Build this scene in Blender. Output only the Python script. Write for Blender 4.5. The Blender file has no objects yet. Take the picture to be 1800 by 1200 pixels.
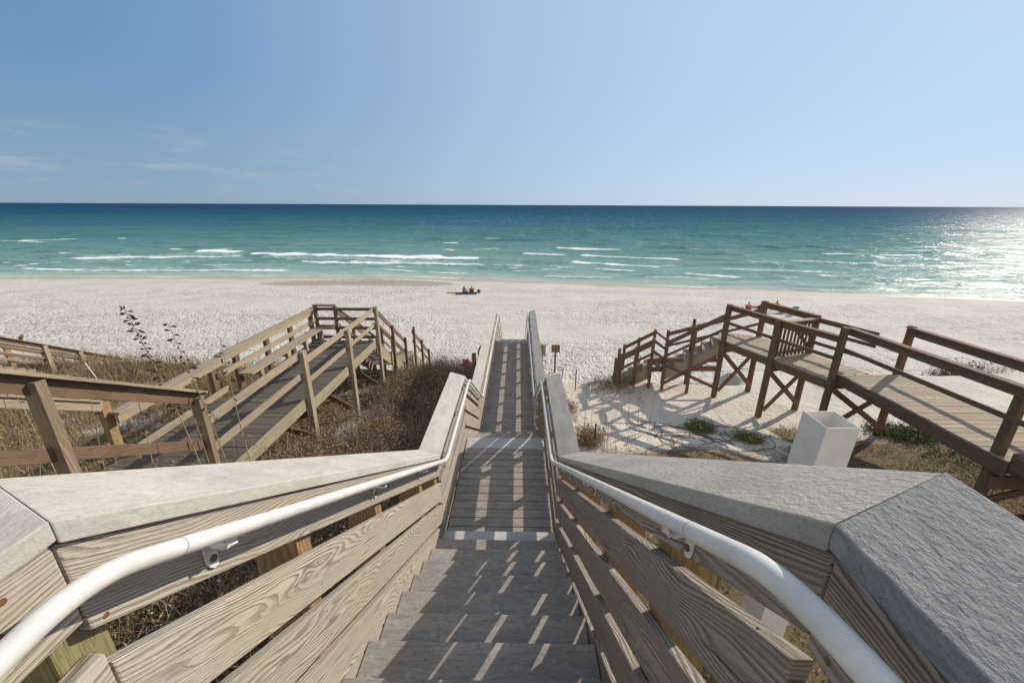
import bpy, math, random
import numpy as np
from mathutils import Vector, Matrix
R = math.radians
scene = bpy.context.scene
col = scene.collection
random.seed(7)
rng = np.random.default_rng(11)

# ------------------------------------------------------------------ camera
def make_camera():
    p, roll, yaw = R(18.6), R(0.25), R(-0.8)
    def yr(d):
        c, s = math.cos(yaw), math.sin(yaw)
        return Vector((d[0]*c + d[1]*s, -d[0]*s + d[1]*c, d[2]))
    Rv = Vector((1, 0, 0)); U = Vector((0, math.sin(p), math.cos(p))); F = Vector((0, math.cos(p), -math.sin(p)))
    c, s = math.cos(roll), math.sin(roll)
    right = yr(Rv*c + U*s); up = yr(-Rv*s + U*c); fwd = yr(F)
    m = Matrix((( right[0], up[0], -fwd[0], 0), (right[1], up[1], -fwd[1], 0), (right[2], up[2], -fwd[2], 0), (0, 0, 0, 1)))
    cd = bpy.data.cameras.new('camera'); cd.sensor_width = 36; cd.lens = 36*713/1800
    cd.clip_start = 0.02; cd.clip_end = 60000
    o = bpy.data.objects.new('camera', cd); col.objects.link(o); o.matrix_world = m
    scene.camera = o
make_camera()

# ------------------------------------------------------------------ light
SUN_AZ, SUN_EL = 53.0, 27.0          # degrees to the right of +Y, above the horizon
sd = bpy.data.lights.new('sun', 'SUN'); sd.energy = 4.4; sd.angle = R(0.5); sd.color = (1.0, 0.91, 0.78)
so = bpy.data.objects.new('sun', sd); col.objects.link(so)
sv = Vector((math.sin(R(SUN_AZ))*math.cos(R(SUN_EL)), math.cos(R(SUN_AZ))*math.cos(R(SUN_EL)), math.sin(R(SUN_EL))))
so.rotation_euler = sv.to_track_quat('Z', 'Y').to_euler(); so.location = (0, 0, 30)
w = bpy.data.worlds.new('World'); scene.world = w; w.use_nodes = True
nt = w.node_tree; nt.nodes.clear()
def N(nt, t, **k):
    n = nt.nodes.new(t)
    for a, b in k.items():
        setattr(n, a, b)
    return n
sky = N(nt, 'ShaderNodeTexSky', sky_type='NISHITA', sun_disc=False)
sky.sun_elevation = R(SUN_EL); sky.sun_rotation = R(SUN_AZ); sky.altitude = 10
sky.air_density = 1.0; sky.dust_density = 0.2; sky.ozone_density = 3.0
bg = N(nt, 'ShaderNodeBackground'); bg.inputs[1].default_value = 0.10
wo = N(nt, 'ShaderNodeOutputWorld')
# thin low clouds on the left: stretched noise on the view direction
tc = N(nt, 'ShaderNodeTexCoord'); sp = N(nt, 'ShaderNodeSeparateXYZ'); nt.links.new(tc.outputs['Generated'], sp.inputs[0])
def M2(nt, op, a, b=None, c=None, clamp=False):
    n = N(nt, 'ShaderNodeMath', operation=op); n.use_clamp = clamp
    for i, x in enumerate((a, b, c)):
        if x is None: continue
        if isinstance(x, (int, float)): n.inputs[i].default_value = x
        else: nt.links.new(x, n.inputs[i])
    return n.outputs[0]
def mapr(nt, x, a, b, c=0.0, d=1.0, smooth=True):
    n = N(nt, 'ShaderNodeMapRange'); n.interpolation_type = 'SMOOTHSTEP' if smooth else 'LINEAR'
    nt.links.new(x, n.inputs[0])
    for i, v in enumerate((a, b, c, d)): n.inputs[i+1].default_value = v
    return n.outputs[0]
mp = N(nt, 'ShaderNodeMapping'); mp.inputs['Scale'].default_value = (5, 5, 26)
nt.links.new(tc.outputs['Generated'], mp.inputs[0])
cn = N(nt, 'ShaderNodeTexNoise'); cn.inputs['Scale'].default_value = 1.6; cn.inputs['Detail'].default_value = 6; cn.inputs['Roughness'].default_value = 0.55
nt.links.new(mp.outputs[0], cn.inputs[0])
c1 = mapr(nt, cn.outputs[0], 0.50, 0.72)
c2 = M2(nt, 'MULTIPLY', c1, mapr(nt, sp.outputs[0], -0.1, -0.55))
c3 = M2(nt, 'MULTIPLY', c2, M2(nt, 'MULTIPLY', mapr(nt, sp.outputs[2], 0.15, 0.08), mapr(nt, sp.outputs[2], 0.005, 0.04)))
wisp = M2(nt, 'MULTIPLY', M2(nt, 'MULTIPLY', mapr(nt, cn.outputs[0], .42, .62), mapr(nt, sp.outputs[0], -.60, -.70)), M2(nt, 'MULTIPLY', mapr(nt, sp.outputs[2], .27, .30), mapr(nt, sp.outputs[2], .36, .32)))
c4 = M2(nt, 'ADD', M2(nt, 'MULTIPLY', c3, 0.30), M2(nt, 'MULTIPLY', wisp, .25), clamp=True)
# clear marine air: deep blue away from the sun, pale toward it
er = N(nt, 'ShaderNodeValToRGB'); e_ = er.color_ramp; K = 1.0
e_.elements[0].position = 0; e_.elements[0].color = (.27, .385, .555, 1); e_.elements[1].position = 1; e_.elements[1].color = (.13, .20, .31, 1)
for p_, c_ in ((.10, (.235, .375, .565)), (.22, (.17, .325, .56)), (.36, (.135, .295, .525)), (.55, (.13, .23, .38))):
    q = e_.elements.new(p_); q.color = (*c_, 1)
nt.links.new(sp.outputs[2], er.inputs[0])
dt = N(nt, 'ShaderNodeVectorMath', operation='DOT_PRODUCT'); nt.links.new(tc.outputs['Generated'], dt.inputs[0]); dt.inputs[1].default_value = tuple(sv)
gw = mapr(nt, dt.outputs['Value'], -.15, 1.1)
er2 = N(nt, 'ShaderNodeMixRGB'); er2.inputs[2].default_value = (.60, .735, .97, 1); nt.links.new(gw, er2.inputs[0]); nt.links.new(er.outputs[0], er2.inputs[1])
sc_ = N(nt, 'ShaderNodeMixRGB', blend_type='MULTIPLY'); sc_.inputs[0].default_value = 1; sc_.inputs[2].default_value = (7.6, 8.1, 8.0, 1); nt.links.new(er2.outputs[0], sc_.inputs[1])
hs = N(nt, 'ShaderNodeMixRGB'); hs.inputs[0].default_value = .88
nt.links.new(sky.outputs[0], hs.inputs[1]); nt.links.new(sc_.outputs[0], hs.inputs[2])
mx = N(nt, 'ShaderNodeMixRGB'); mx.inputs[2].default_value = (4.9, 4.8, 5.4, 1)
nt.links.new(c4, mx.inputs[0]); nt.links.new(hs.outputs[0], mx.inputs[1])
cb = N(nt, 'ShaderNodeMixRGB'); cb.inputs[2].default_value = (9.8, 9.1, 8.2, 1)  # unseen warm white cloud bank behind the camera, added as fill light
cbn = noise_w = N(nt, 'ShaderNodeTexNoise'); cbn.inputs['Scale'].default_value = 2.2; cbn.inputs['Detail'].default_value = 5; nt.links.new(tc.outputs['Generated'], cbn.inputs[0])
cf = M2(nt, 'MULTIPLY', mapr(nt, sp.outputs[1], -.05, -.45), M2(nt, 'MULTIPLY', mapr(nt, cbn.outputs[0], .32, .55), .78))
nt.links.new(cf, cb.inputs[0]); nt.links.new(mx.outputs[0], cb.inputs[1])
nt.links.new(cb.outputs[0], bg.inputs[0]); nt.links.new(bg.outputs[0], wo.inputs[0])
scene.view_settings.view_transform = 'Standard'; scene.view_settings.look = 'None'
scene.view_settings.exposure = 0.18; scene.view_settings.gamma = 1.0
scene.cycles.use_denoising = True
scene.cycles.max_bounces = 6; scene.cycles.transparent_max_bounces = 4
scene.cycles.sample_clamp_indirect = 4.0

# ------------------------------------------------------------------ helpers
def vnoise(x, y, seed=0):
    """smooth value noise, -1..1"""
    x = np.asarray(x, float); y = np.asarray(y, float)
    xi = np.floor(x).astype(np.int64); yi = np.floor(y).astype(np.int64)
    fx = x-xi; fy = y-yi; fx = fx*fx*(3-2*fx); fy = fy*fy*(3-2*fy)
    def h(a, b):
        n = (a*374761393 + b*668265263 + seed*1442695041) & 0xffffffff
        n = ((n ^ (n >> 13))*1274126177) & 0xffffffff
        return ((n ^ (n >> 16)) & 0xffff)/32767.5-1
    return (h(xi, yi)*(1-fx)+h(xi+1, yi)*fx)*(1-fy)+(h(xi, yi+1)*(1-fx)+h(xi+1, yi+1)*fx)*fy
def fbm(x, y, o=4, seed=0):
    s = 0; a = 1; t = 0
    for i in range(o):
        s = s+a*vnoise(x*2**i, y*2**i, seed+i*17); t += a; a *= .5
    return s/t

def raw_mesh(name, V, F, mats, parent=None, smooth=False, mi=None, attrs=None):
    """V (n,3) array, F (m,k) array of equal-size faces"""
    V = np.asarray(V, np.float32).reshape(-1, 3); F = np.asarray(F, np.int32)
    me = bpy.data.meshes.new(name)
    if parent is not None: V = V-np.array(parent.matrix_world.translation if False else WLOC[parent.name], np.float32)
    me.vertices.add(len(V)); me.vertices.foreach_set('co', V.ravel())
    k = F.shape[1]
    me.loops.add(F.size); me.loops.foreach_set('vertex_index', F.ravel())
    me.polygons.add(len(F)); me.polygons.foreach_set('loop_start', np.arange(0, F.size, k, dtype=np.int32))
    try: me.polygons.foreach_set('loop_total', np.full(len(F), k, np.int32))
    except Exception: pass
    if smooth: me.polygons.foreach_set('use_smooth', np.ones(len(F), bool))
    if not isinstance(mats, (list, tuple)): mats = [mats]
    for m in mats: me.materials.append(m)
    if mi is not None: me.polygons.foreach_set('material_index', np.asarray(mi, np.int32))
    if attrs:
        for n, a in attrs.items():
            at = me.attributes.new(n, 'FLOAT', 'POINT'); at.data.foreach_set('value', np.asarray(a, np.float32))
    me.update(calc_edges=True); me.validate()
    o = bpy.data.objects.new(name, me); col.objects.link(o)
    if parent is not None: o.parent = parent
    return o
WLOC = {}
def thing(name, loc, label, cat, group=None):
    o = bpy.data.objects.new(name, None); col.objects.link(o); o.location = loc
    o.empty_display_size = .3
    WLOC[o.name] = Vector(loc); o['label'] = label; o['category'] = cat
    if group: o['group'] = group
    return o
def tag(o, label=None, cat=None, group=None, kind=None):
    for k, v in (('label', label), ('category', cat), ('group', group), ('kind', kind)):
        if v: o[k] = v
    return o

class MB:
    """boxes / prisms / tubes with wood UVs in metres, one mesh"""
    def __init__(s): s.v = []; s.f = []; s.uv = []; s.r = []
    def prism(s, A, B, rnd=None):
        A = [Vector(a) for a in A]; B = [Vector(b) for b in B]; n = len(A)
        if rnd is None: rnd = random.random()
        b = len(s.v); s.v += A+B
        L = sum(((B[i]-A[i]).length for i in range(n)))/n
        u0 = rnd*97.3; v0 = rnd*31.7; acc = 0
        ax = (sum(B, Vector())-sum(A, Vector())).normalized()
        for i in range(n):
            j = (i+1) % n; w_ = (A[j]-A[i]).length
            s.f.append((b+i, b+j, b+n+j, b+n+i))
            a0, a1 = A[i].dot(ax), A[j].dot(ax); b0, b1 = B[i].dot(ax), B[j].dot(ax); m = A[0].dot(ax)
            s.uv.append([(u0+a0-m, v0+acc), (u0+a1-m, v0+acc+w_), (u0+b1-m, v0+acc+w_), (u0+b0-m, v0+acc)])
            s.r.append(rnd); acc += w_
        for Q, off, rev in ((A, 0, True), (B, n, False)):
            idx = [b+off+i for i in range(n)]
            e1 = (Q[1]-Q[0]).normalized(); 
            uvs = [(u0+5+(q-Q[0]).dot(e1)*.4, v0+3+(q-Q[0]-e1*(q-Q[0]).dot(e1)).length) for q in Q]
            if rev: idx = idx[::-1]; uvs = uvs[::-1]
            s.f.append(tuple(idx)); s.uv.append(uvs); s.r.append(rnd)
    def board(s, p0, p1, wdir, w, t, rnd=None, plumb=False):
        """centre line p0->p1; w along wdir, t across"""
        p0 = Vector(p0); p1 = Vector(p1); a = (p1-p0).normalized(); wd = Vector(wdir)
        wd = (wd-a*wd.dot(a)).normalized(); td = a.cross(wd).normalized()
        q = [wd*w/2+td*t/2, -wd*w/2+td*t/2, -wd*w/2-td*t/2, wd*w/2-td*t/2]
        s.prism([p0+x for x in q], [p1+x for x in q], rnd)
    def box(s, x0, x1, y0, y1, z0, z1, axis='y', rnd=None):
        x0, x1 = min(x0, x1), max(x0, x1)
        if axis == 'y': s.prism([(x0, y0, z1), (x1, y0, z1), (x1, y0, z0), (x0, y0, z0)][::-1], [(x0, y1, z1), (x1, y1, z1), (x1, y1, z0), (x0, y1, z0)][::-1], rnd)
        elif axis == 'x': s.prism([(x0, y0, z0), (x0, y0, z1), (x0, y1, z1), (x0, y1, z0)][::-1], [(x1, y0, z0), (x1, y0, z1), (x1, y1, z1), (x1, y1, z0)][::-1], rnd)
        else: s.prism([(x0, y0, z0), (x1, y0, z0), (x1, y1, z0), (x0, y1, z0)], [(x0, y0, z1), (x1, y0, z1), (x1, y1, z1), (x0, y1, z1)], rnd)
    def tube(s, pts, r, n=16, r1=None, caps=True):
        pts = [Vector(p) for p in pts]; k = len(pts); b = len(s.v); up = None; acc = 0
        for i, p in enumerate(pts):
            t = (pts[min(i+1, k-1)]-pts[max(i-1, 0)]).normalized()
            if up is None:
                up = t.cross(Vector((1, 0.01, 0.02)) if abs(t.x) < .9 else Vector((0, 1, 0))).normalized()
            up = (up-t*up.dot(t)).normalized(); sd_ = t.cross(up)
            rr = r if r1 is None else r+(r1-r)*i/(k-1)
            for j in range(n):
                a = 2*math.pi*j/n; s.v.append(p+up*math.cos(a)*rr+sd_*math.sin(a)*rr)
        for i in range(k-1):
            dl = (pts[i+1]-pts[i]).length
            for j in range(n):
                j2 = (j+1) % n
                s.f.append((b+i*n+j, b+i*n+j2, b+(i+1)*n+j2, b+(i+1)*n+j))
                s.uv.append([(acc, j/n*.2), (acc, (j+1)/n*.2), (acc+dl, (j+1)/n*.2), (acc+dl, j/n*.2)]); s.r.append(.5)
            acc += dl
        if caps:
            for o_, rv in ((0, True), ((k-1)*n, False)):
                idx = [b+o_+j for j in range(n)]
                if rv: idx = idx[::-1]
                s.f.append(tuple(idx)); s.uv.append([(0, 0)]*n); s.r.append(.5)
    def build(s, name, mat, parent=None, bevel=0, smooth=False, label=None):
        off = WLOC[parent.name] if parent is not None else Vector()
        me = bpy.data.meshes.new(name); me.from_pydata([v-off for v in s.v], [], s.f)
        uv = me.uv_layers.new(name='UVMap'); flat = [c for q in s.uv for p in q for c in p]
        uv.data.foreach_set('uv', flat)
        at = me.attributes.new('rnd', 'FLOAT', 'FACE'); at.data.foreach_set('value', s.r)
        me.materials.append(mat)
        if smooth:
            me.polygons.foreach_set('use_smooth', [len(f) == 4 for f in s.f])
        o = bpy.data.objects.new(name, me); col.objects.link(o)
        if parent is not None: o.parent = parent; WLOC[o.name] = off
        if bevel:
            b = o.modifiers.new('bevel', 'BEVEL'); b.width = bevel; b.segments = 2; b.limit_method = 'ANGLE'
            b.harden_normals = False
        if label: o['label'] = label
        return o

# ------------------------------------------------------------------ materials
def newmat(name):
    m = bpy.data.materials.new(name); m.use_nodes = True; nt = m.node_tree; nt.nodes.clear()
    out = N(nt, 'ShaderNodeOutputMaterial'); b = N(nt, 'ShaderNodeBsdfPrincipled')
    nt.links.new(b.outputs[0], out.inputs[0])
    return m, nt, b
def noise(nt, vec, scale, detail=3, rough=.5, dist=0):
    n = N(nt, 'ShaderNodeTexNoise'); n.inputs['Scale'].default_value = scale; n.inputs['Detail'].default_value = detail
    n.inputs['Roughness'].default_value = rough; n.inputs['Distortion'].default_value = dist
    if vec is not None: nt.links.new(vec, n.inputs['Vector'])
    return n.outputs[0]
def mix(nt, f, a, b, mode='MIX'):
    n = N(nt, 'ShaderNodeMixRGB', blend_type=mode)
    for i, x in enumerate((f, a, b)):
        if isinstance(x, (int, float)): n.inputs[i].default_value = x
        elif isinstance(x, tuple): n.inputs[i].default_value = (*x, 1) if len(x) == 3 else x
        else: nt.links.new(x, n.inputs[i])
    return n.outputs[0]
def comb(nt, x, y, z):
    n = N(nt, 'ShaderNodeCombineXYZ')
    for i, q in enumerate((x, y, z)):
        if isinstance(q, (int, float)): n.inputs[i].default_value = q
        else: nt.links.new(q, n.inputs[i])
    return n.outputs[0]
def bump(nt, h, strength, dist, b, prev=None):
    n = N(nt, 'ShaderNodeBump'); n.inputs['Strength'].default_value = strength; n.inputs['Distance'].default_value = dist
    nt.links.new(h, n.inputs['Height'])
    if prev: nt.links.new(prev, n.inputs['Normal'])
    if b is not None: nt.links.new(n.outputs[0], b.inputs['Normal'])
    return n.outputs[0]

def wood(name, light, dark, knot=(.10, .05, .025), lines=.55, rings=16, bumpd=.003, stain=None, stain_amt=0, tint=.35, rough=.85, worm=True):
    m, nt, b = newmat(name)
    uv = N(nt, 'ShaderNodeUVMap'); s = N(nt, 'ShaderNodeSeparateXYZ'); nt.links.new(uv.outputs[0], s.inputs[0])
    at = N(nt, 'ShaderNodeAttribute', attribute_name='rnd'); rnd = at.outputs['Fac']
    u, v = s.outputs[0], s.outputs[1]
    # knots
    vo = N(nt, 'ShaderNodeTexVoronoi'); vo.inputs['Scale'].default_value = 1
    nt.links.new(comb(nt, M2(nt, 'MULTIPLY', u, 2.3), M2(nt, 'MULTIPLY', v, 3.4), M2(nt, 'MULTIPLY', rnd, 7)), vo.inputs['Vector'])
    kd = vo.outputs['Distance']
    kn = M2(nt, 'POWER', 2.718, M2(nt, 'MULTIPLY', M2(nt, 'MULTIPLY', kd, kd), -60.0))
    wv = comb(nt, M2(nt, 'MULTIPLY', u, .75), M2(nt, 'MULTIPLY', v, 3.6), M2(nt, 'MULTIPLY', rnd, 40))
    f = noise(nt, wv, 1.0, 2.5, .45, .25)
    f = M2(nt, 'ADD', f, M2(nt, 'MULTIPLY', kn, .07))
    fine = noise(nt, comb(nt, M2(nt, 'MULTIPLY', u, 9), M2(nt, 'MULTIPLY', v, 330), rnd), 1.0, 2, .6)
    fr = M2(nt, 'MULTIPLY', M2(nt, 'ADD', f, M2(nt, 'MULTIPLY', v, 2.5)), float(rings))
    fr = M2(nt, 'ADD', fr, M2(nt, 'MULTIPLY', fine, .6))
    ln = M2(nt, 'FRACT', fr)
    late = mapr(nt, ln, .35, .9); late = M2(nt, 'MULTIPLY', late, mapr(nt, ln, 1.0, .95))
    big = noise(nt, comb(nt, M2(nt, 'MULTIPLY', u, 1.3), M2(nt, 'MULTIPLY', v, 9), M2(nt, 'MULTIPLY', rnd, 90)), 1.0, 3, .6)
    c = mix(nt, mapr(nt, big, .3, .7), light, tuple(x*.72 for x in light))
    c = mix(nt, M2(nt, 'MULTIPLY', M2(nt, 'MULTIPLY', late, lines), mapr(nt, big, .62, .36, .45, 1.1)), c, dark)
    c = mix(nt, M2(nt, 'MULTIPLY', mapr(nt, fine, .5, .75), .35), c, dark)
    # checks
    ck = noise(nt, comb(nt, M2(nt, 'MULTIPLY', u, 1.8), M2(nt, 'MULTIPLY', v, 75), M2(nt, 'MULTIPLY', rnd, 60)), 1.0, 1.5, .5)
    crack = mapr(nt, ck, .70, .76)
    c = mix(nt, M2(nt, 'MULTIPLY', crack, .8), c, tuple(x*.25 for x in dark))
    kk = mapr(nt, kd, .085, .05)
    kk = M2(nt, 'MULTIPLY', kk, mapr(nt, noise(nt, wv, 3.1, 0), .36, .44))
    c = mix(nt, M2(nt, 'MULTIPLY', kk, .85), c, knot)
    c = mix(nt, M2(nt, 'MULTIPLY', M2(nt, 'ABSOLUTE', M2(nt, 'SUBTRACT', rnd, .5)), tint*1.2), c, tuple(x*.45 for x in light))
    if stain:
        geo = N(nt, 'ShaderNodeNewGeometry')
        sn = noise(nt, geo.outputs['Position'], 2.2, 4, .6)
        c = mix(nt, M2(nt, 'MULTIPLY', mapr(nt, sn, .48, .66), stain_amt), c, stain)
    nt.links.new(c, b.inputs['Base Color']); b.inputs['Roughness'].default_value = rough
    b.inputs['Specular IOR Level'].default_value = .2
    h = M2(nt, 'SUBTRACT', M2(nt, 'MULTIPLY', late, .5), M2(nt, 'MULTIPLY', crack, 1.5))
    h = M2(nt, 'ADD', h, M2(nt, 'MULTIPLY', fine, .5)); h = M2(nt, 'SUBTRACT', h, M2(nt, 'MULTIPLY', kk, .4))
    bump(nt, h, 1.0, bumpd, b)
    return m
def flat(name, c, rough=.5, var=.15, scale=8, metal=0, bumpd=0, spec=.4):
    m, nt, b = newmat(name); geo = N(nt, 'ShaderNodeNewGeometry')
    n = noise(nt, geo.outputs['Position'], scale, 5, .6)
    nt.links.new(mix(nt, mapr(nt, n, .35, .7), c, tuple(x*(1-var) for x in c)), b.inputs['Base Color'])
    b.inputs['Roughness'].default_value = rough; b.inputs['Metallic'].default_value = metal
    b.inputs['Specular IOR Level'].default_value = spec
    if bumpd: bump(nt, n, 1, bumpd, b)
    return m
def composite(name, c, c2, grain=(30, 130), bumpd=.0015, spot=.3, rough=.8, streak=.5, sps=45):
    m, nt, b = newmat(name)
    uv = N(nt, 'ShaderNodeUVMap'); s = N(nt, 'ShaderNodeSeparateXYZ'); nt.links.new(uv.outputs[0], s.inputs[0])
    rnd = N(nt, 'ShaderNodeAttribute', attribute_name='rnd').outputs['Fac']
    u, v = s.outputs[0], s.outputs[1]
    g = noise(nt, comb(nt, M2(nt, 'MULTIPLY', u, grain[0]), M2(nt, 'MULTIPLY', v, grain[1]), rnd), 1, 4, .65, .3)
    blot = noise(nt, comb(nt, M2(nt, 'MULTIPLY', u, 3), M2(nt, 'MULTIPLY', v, 7), M2(nt, 'MULTIPLY', rnd, 9)), 1, 5, .6)
    sp_ = noise(nt, comb(nt, u, v, rnd), sps, 4, .75)
    cc = mix(nt, mapr(nt, blot, .35, .68), c, c2)
    cc = mix(nt, M2(nt, 'MULTIPLY', mapr(nt, g, .45, .7), streak), cc, tuple(x*.55 for x in c2))
    cc = mix(nt, M2(nt, 'MULTIPLY', mapr(nt, sp_, .62, .7), spot), cc, tuple(min(1, x*1.5) for x in c))
    cc = mix(nt, M2(nt, 'MULTIPLY', mapr(nt, sp_, .44, .34), spot*.9), cc, tuple(x*.5 for x in c2))
    # dried salt drips: sparse pale blotches
    vo = N(nt, 'ShaderNodeTexVoronoi'); vo.inputs['Scale'].default_value = 9; nt.links.new(comb(nt, u, v, rnd), vo.inputs['Vector'])
    cc = mix(nt, M2(nt, 'MULTIPLY', mapr(nt, vo.outputs['Distance'], .2, .12), spot*.5), cc, tuple(min(1, x*1.35) for x in c))
    cc = mix(nt, M2(nt, 'MULTIPLY', rnd, .25), cc, tuple(x*.7 for x in c2))
    nt.links.new(cc, b.inputs['Base Color']); b.inputs['Roughness'].default_value = rough; b.inputs['Specular IOR Level'].default_value = .25
    bump(nt, M2(nt, 'ADD', g, M2(nt, 'MULTIPLY', sp_, .6)), 1, bumpd, b)
    return m

WG = wood('weathered_grey_wood', (.43, .375, .32), (.11, .085, .068), lines=.85, rings=30, bumpd=.005, stain=(.27, .25, .16), stain_amt=.18)
WGL = wood('weathered_pale_wood', (.54, .475, .40), (.16, .125, .10), lines=.8, rings=30, bumpd=.0045, stain=(.42, .38, .22), stain_amt=.25)
WO = wood('raw_post_wood', (.40, .255, .14), (.16, .09, .045), lines=.6, rings=16, stain=(.22, .21, .06), stain_amt=.35)
MOSS = wood('mossy_post_wood', (.33, .29, .16), (.15, .12, .06), lines=.5, rings=16, stain=(.25, .25, .08), stain_amt=.5)
WM = wood('mid_brown_wood', (.34, .25, .175), (.14, .09, .055), lines=.6, rings=16, stain=(.2, .17, .1), stain_amt=.3)
WT = wood('tan_rail_wood', (.43, .35, .265), (.19, .135, .09), lines=.6, rings=16, stain=(.36, .31, .17), stain_amt=.25)
WB = wood('brown_rail_wood', (.23, .15, .10), (.085, .053, .036), lines=.5, rings=16, stain=(.10, .085, .05), stain_amt=.4)
WR = wood('reddish_brown_wood', (.27, .16, .10), (.10, .05, .025), lines=.5, rings=16, stain=(.12, .09, .05), stain_amt=.4)
WD = wood('dark_deck_wood', (.19, .15, .125), (.06, .045, .036), lines=.6, rings=16, tint=.9, stain=(.10, .10, .045), stain_amt=.4)
WP = wood('pale_deck_wood', (.50, .41, .30), (.24, .18, .12), lines=.45, rings=16, tint=.8)
WY = wood('yellowed_edge_wood', (.40, .345, .245), (.18, .14, .09), lines=.5, rings=16, stain=(.32, .30, .13), stain_amt=.4)
TREAD = composite('tread_composite', (.37, .335, .305), (.275, .25, .23), grain=(14, 60), bumpd=.0009, spot=.75, streak=.55)
NOSE = composite('pale_strip', (.50, .49, .48), (.42, .41, .41), grain=(20, 60), bumpd=.0004, spot=.1, streak=.15)
CAPL = composite('cap_pale', (.52, .485, .43), (.41, .385, .34), grain=(22, 60), bumpd=.0024, spot=.5, streak=.28, sps=130)
CAPR = composite('cap_grey', (.45, .42, .38), (.35, .325, .295), grain=(40, 90), bumpd=.005, spot=.75, streak=.42, sps=110)
CAPD = composite('cap_dark', (.29, .285, .285), (.215, .215, .22), grain=(40, 90), bumpd=.0065, spot=.8, streak=.45, sps=110)  # darker version of the right cap colour, for the level near board
PAINT = flat('white_painted_metal', (.66, .645, .61), .35, .16, 14, bumpd=.0004)
VINYL = flat('white_vinyl', (.78, .76, .72), .45, .10, 5)
STEEL = flat('dull_steel', (.42, .42, .40), .5, .25, 30)
RUST = flat('rusty_bolt', (.20, .11, .06), .7, .4, 200, .3)
BLACK = flat('black_paint', (.02, .02, .022), .5, .2)
DARKRISER = flat('dark_riser_board', (.09, .075, .065), .8, .3)  # dark brown wood of the closed risers

# ------------------------------------------------------------------ ground shape
def shore_y(x):
    x = np.asarray(x, float)
    return np.interp(x, [-900, -74, -38, -17, 7, 28, 58, 900], [10, 56.0, 57.9, 58.6, 55.0, 51.3, 46.0, -100])
def ground_z(x, y):
    x = np.asarray(x, float); y = np.asarray(y, float)
    lip = 13.0+0.25*np.sin(x*.7)+np.where(x < -1, .9, 0)+np.where(x < -8, .6, 0)+np.where(x > 8, 1.2, 0)
    base = np.interp(y, [-30, 1, 4.5, 5.8, 7.5, 10, 12, 14], [-3.2, -4.5, -4.55, -4.75, -5.15, -5.68, -5.85, -5.95])
    base = base+np.where((x < -3) & (y < 12), .12, 0)
    t = np.clip((y-lip)/3.0, 0, 1); t = t*t*(3-2*t)
    ys = np.maximum(shore_y(x), 20)
    beach = -8.1-1.9*np.clip((y-17)/(ys-17), -.2, 5)
    z = base*(1-t)+beach*t
    return z
def runnel(x, y):
    """0..1 inside the wet hollow near the water"""
    ex = (x+21.5)/11.5; ey = (y-52.4-.5*np.sin(x*.25))/2.6
    return np.clip(1.35-(ex*ex+ey*ey), 0, 1)

# dune ground
nx, ny = 420, 190
X, Y = np.meshgrid(np.linspace(-30, 26, nx), np.linspace(-6, 17.2, ny))
Z = ground_z(X, Y)+.05*fbm(X*.8, Y*.8, 4, 3)+.018*fbm(X*3.5, Y*3.5, 3, 9)
idx = np.arange(nx*ny).reshape(ny, nx)
Fq = np.stack([idx[:-1, :-1], idx[:-1, 1:], idx[1:, 1:], idx[1:, :-1]], -1).reshape(-1, 4)
def cover_amount(x, y):
    """how much dead leaf litter / ground cover lies on the sand"""
    n = fbm(x*.55, y*.55, 4, 31)
    right = np.clip((9.0-y+.9*n-.10*np.clip(6-x, 0, 6))/1.6, 0, 1)
    right = np.where(x > 6.5, np.clip((10.1-y+1.2*n)/1.6, 0, 1), right)
    left = np.clip(1.0+n*1.2, 0, 1)
    gap = np.clip(1.1-((x+4.05)/.45)**2-((y-9.2)/1.7)**2, 0, 1)
    left = np.clip(left-1.6*gap-.9*np.clip((y-14.3)/1.0, 0, 1), 0, 1)
    return np.where(x < 0.2, left, right)
COV = cover_amount(X, Y)

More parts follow.
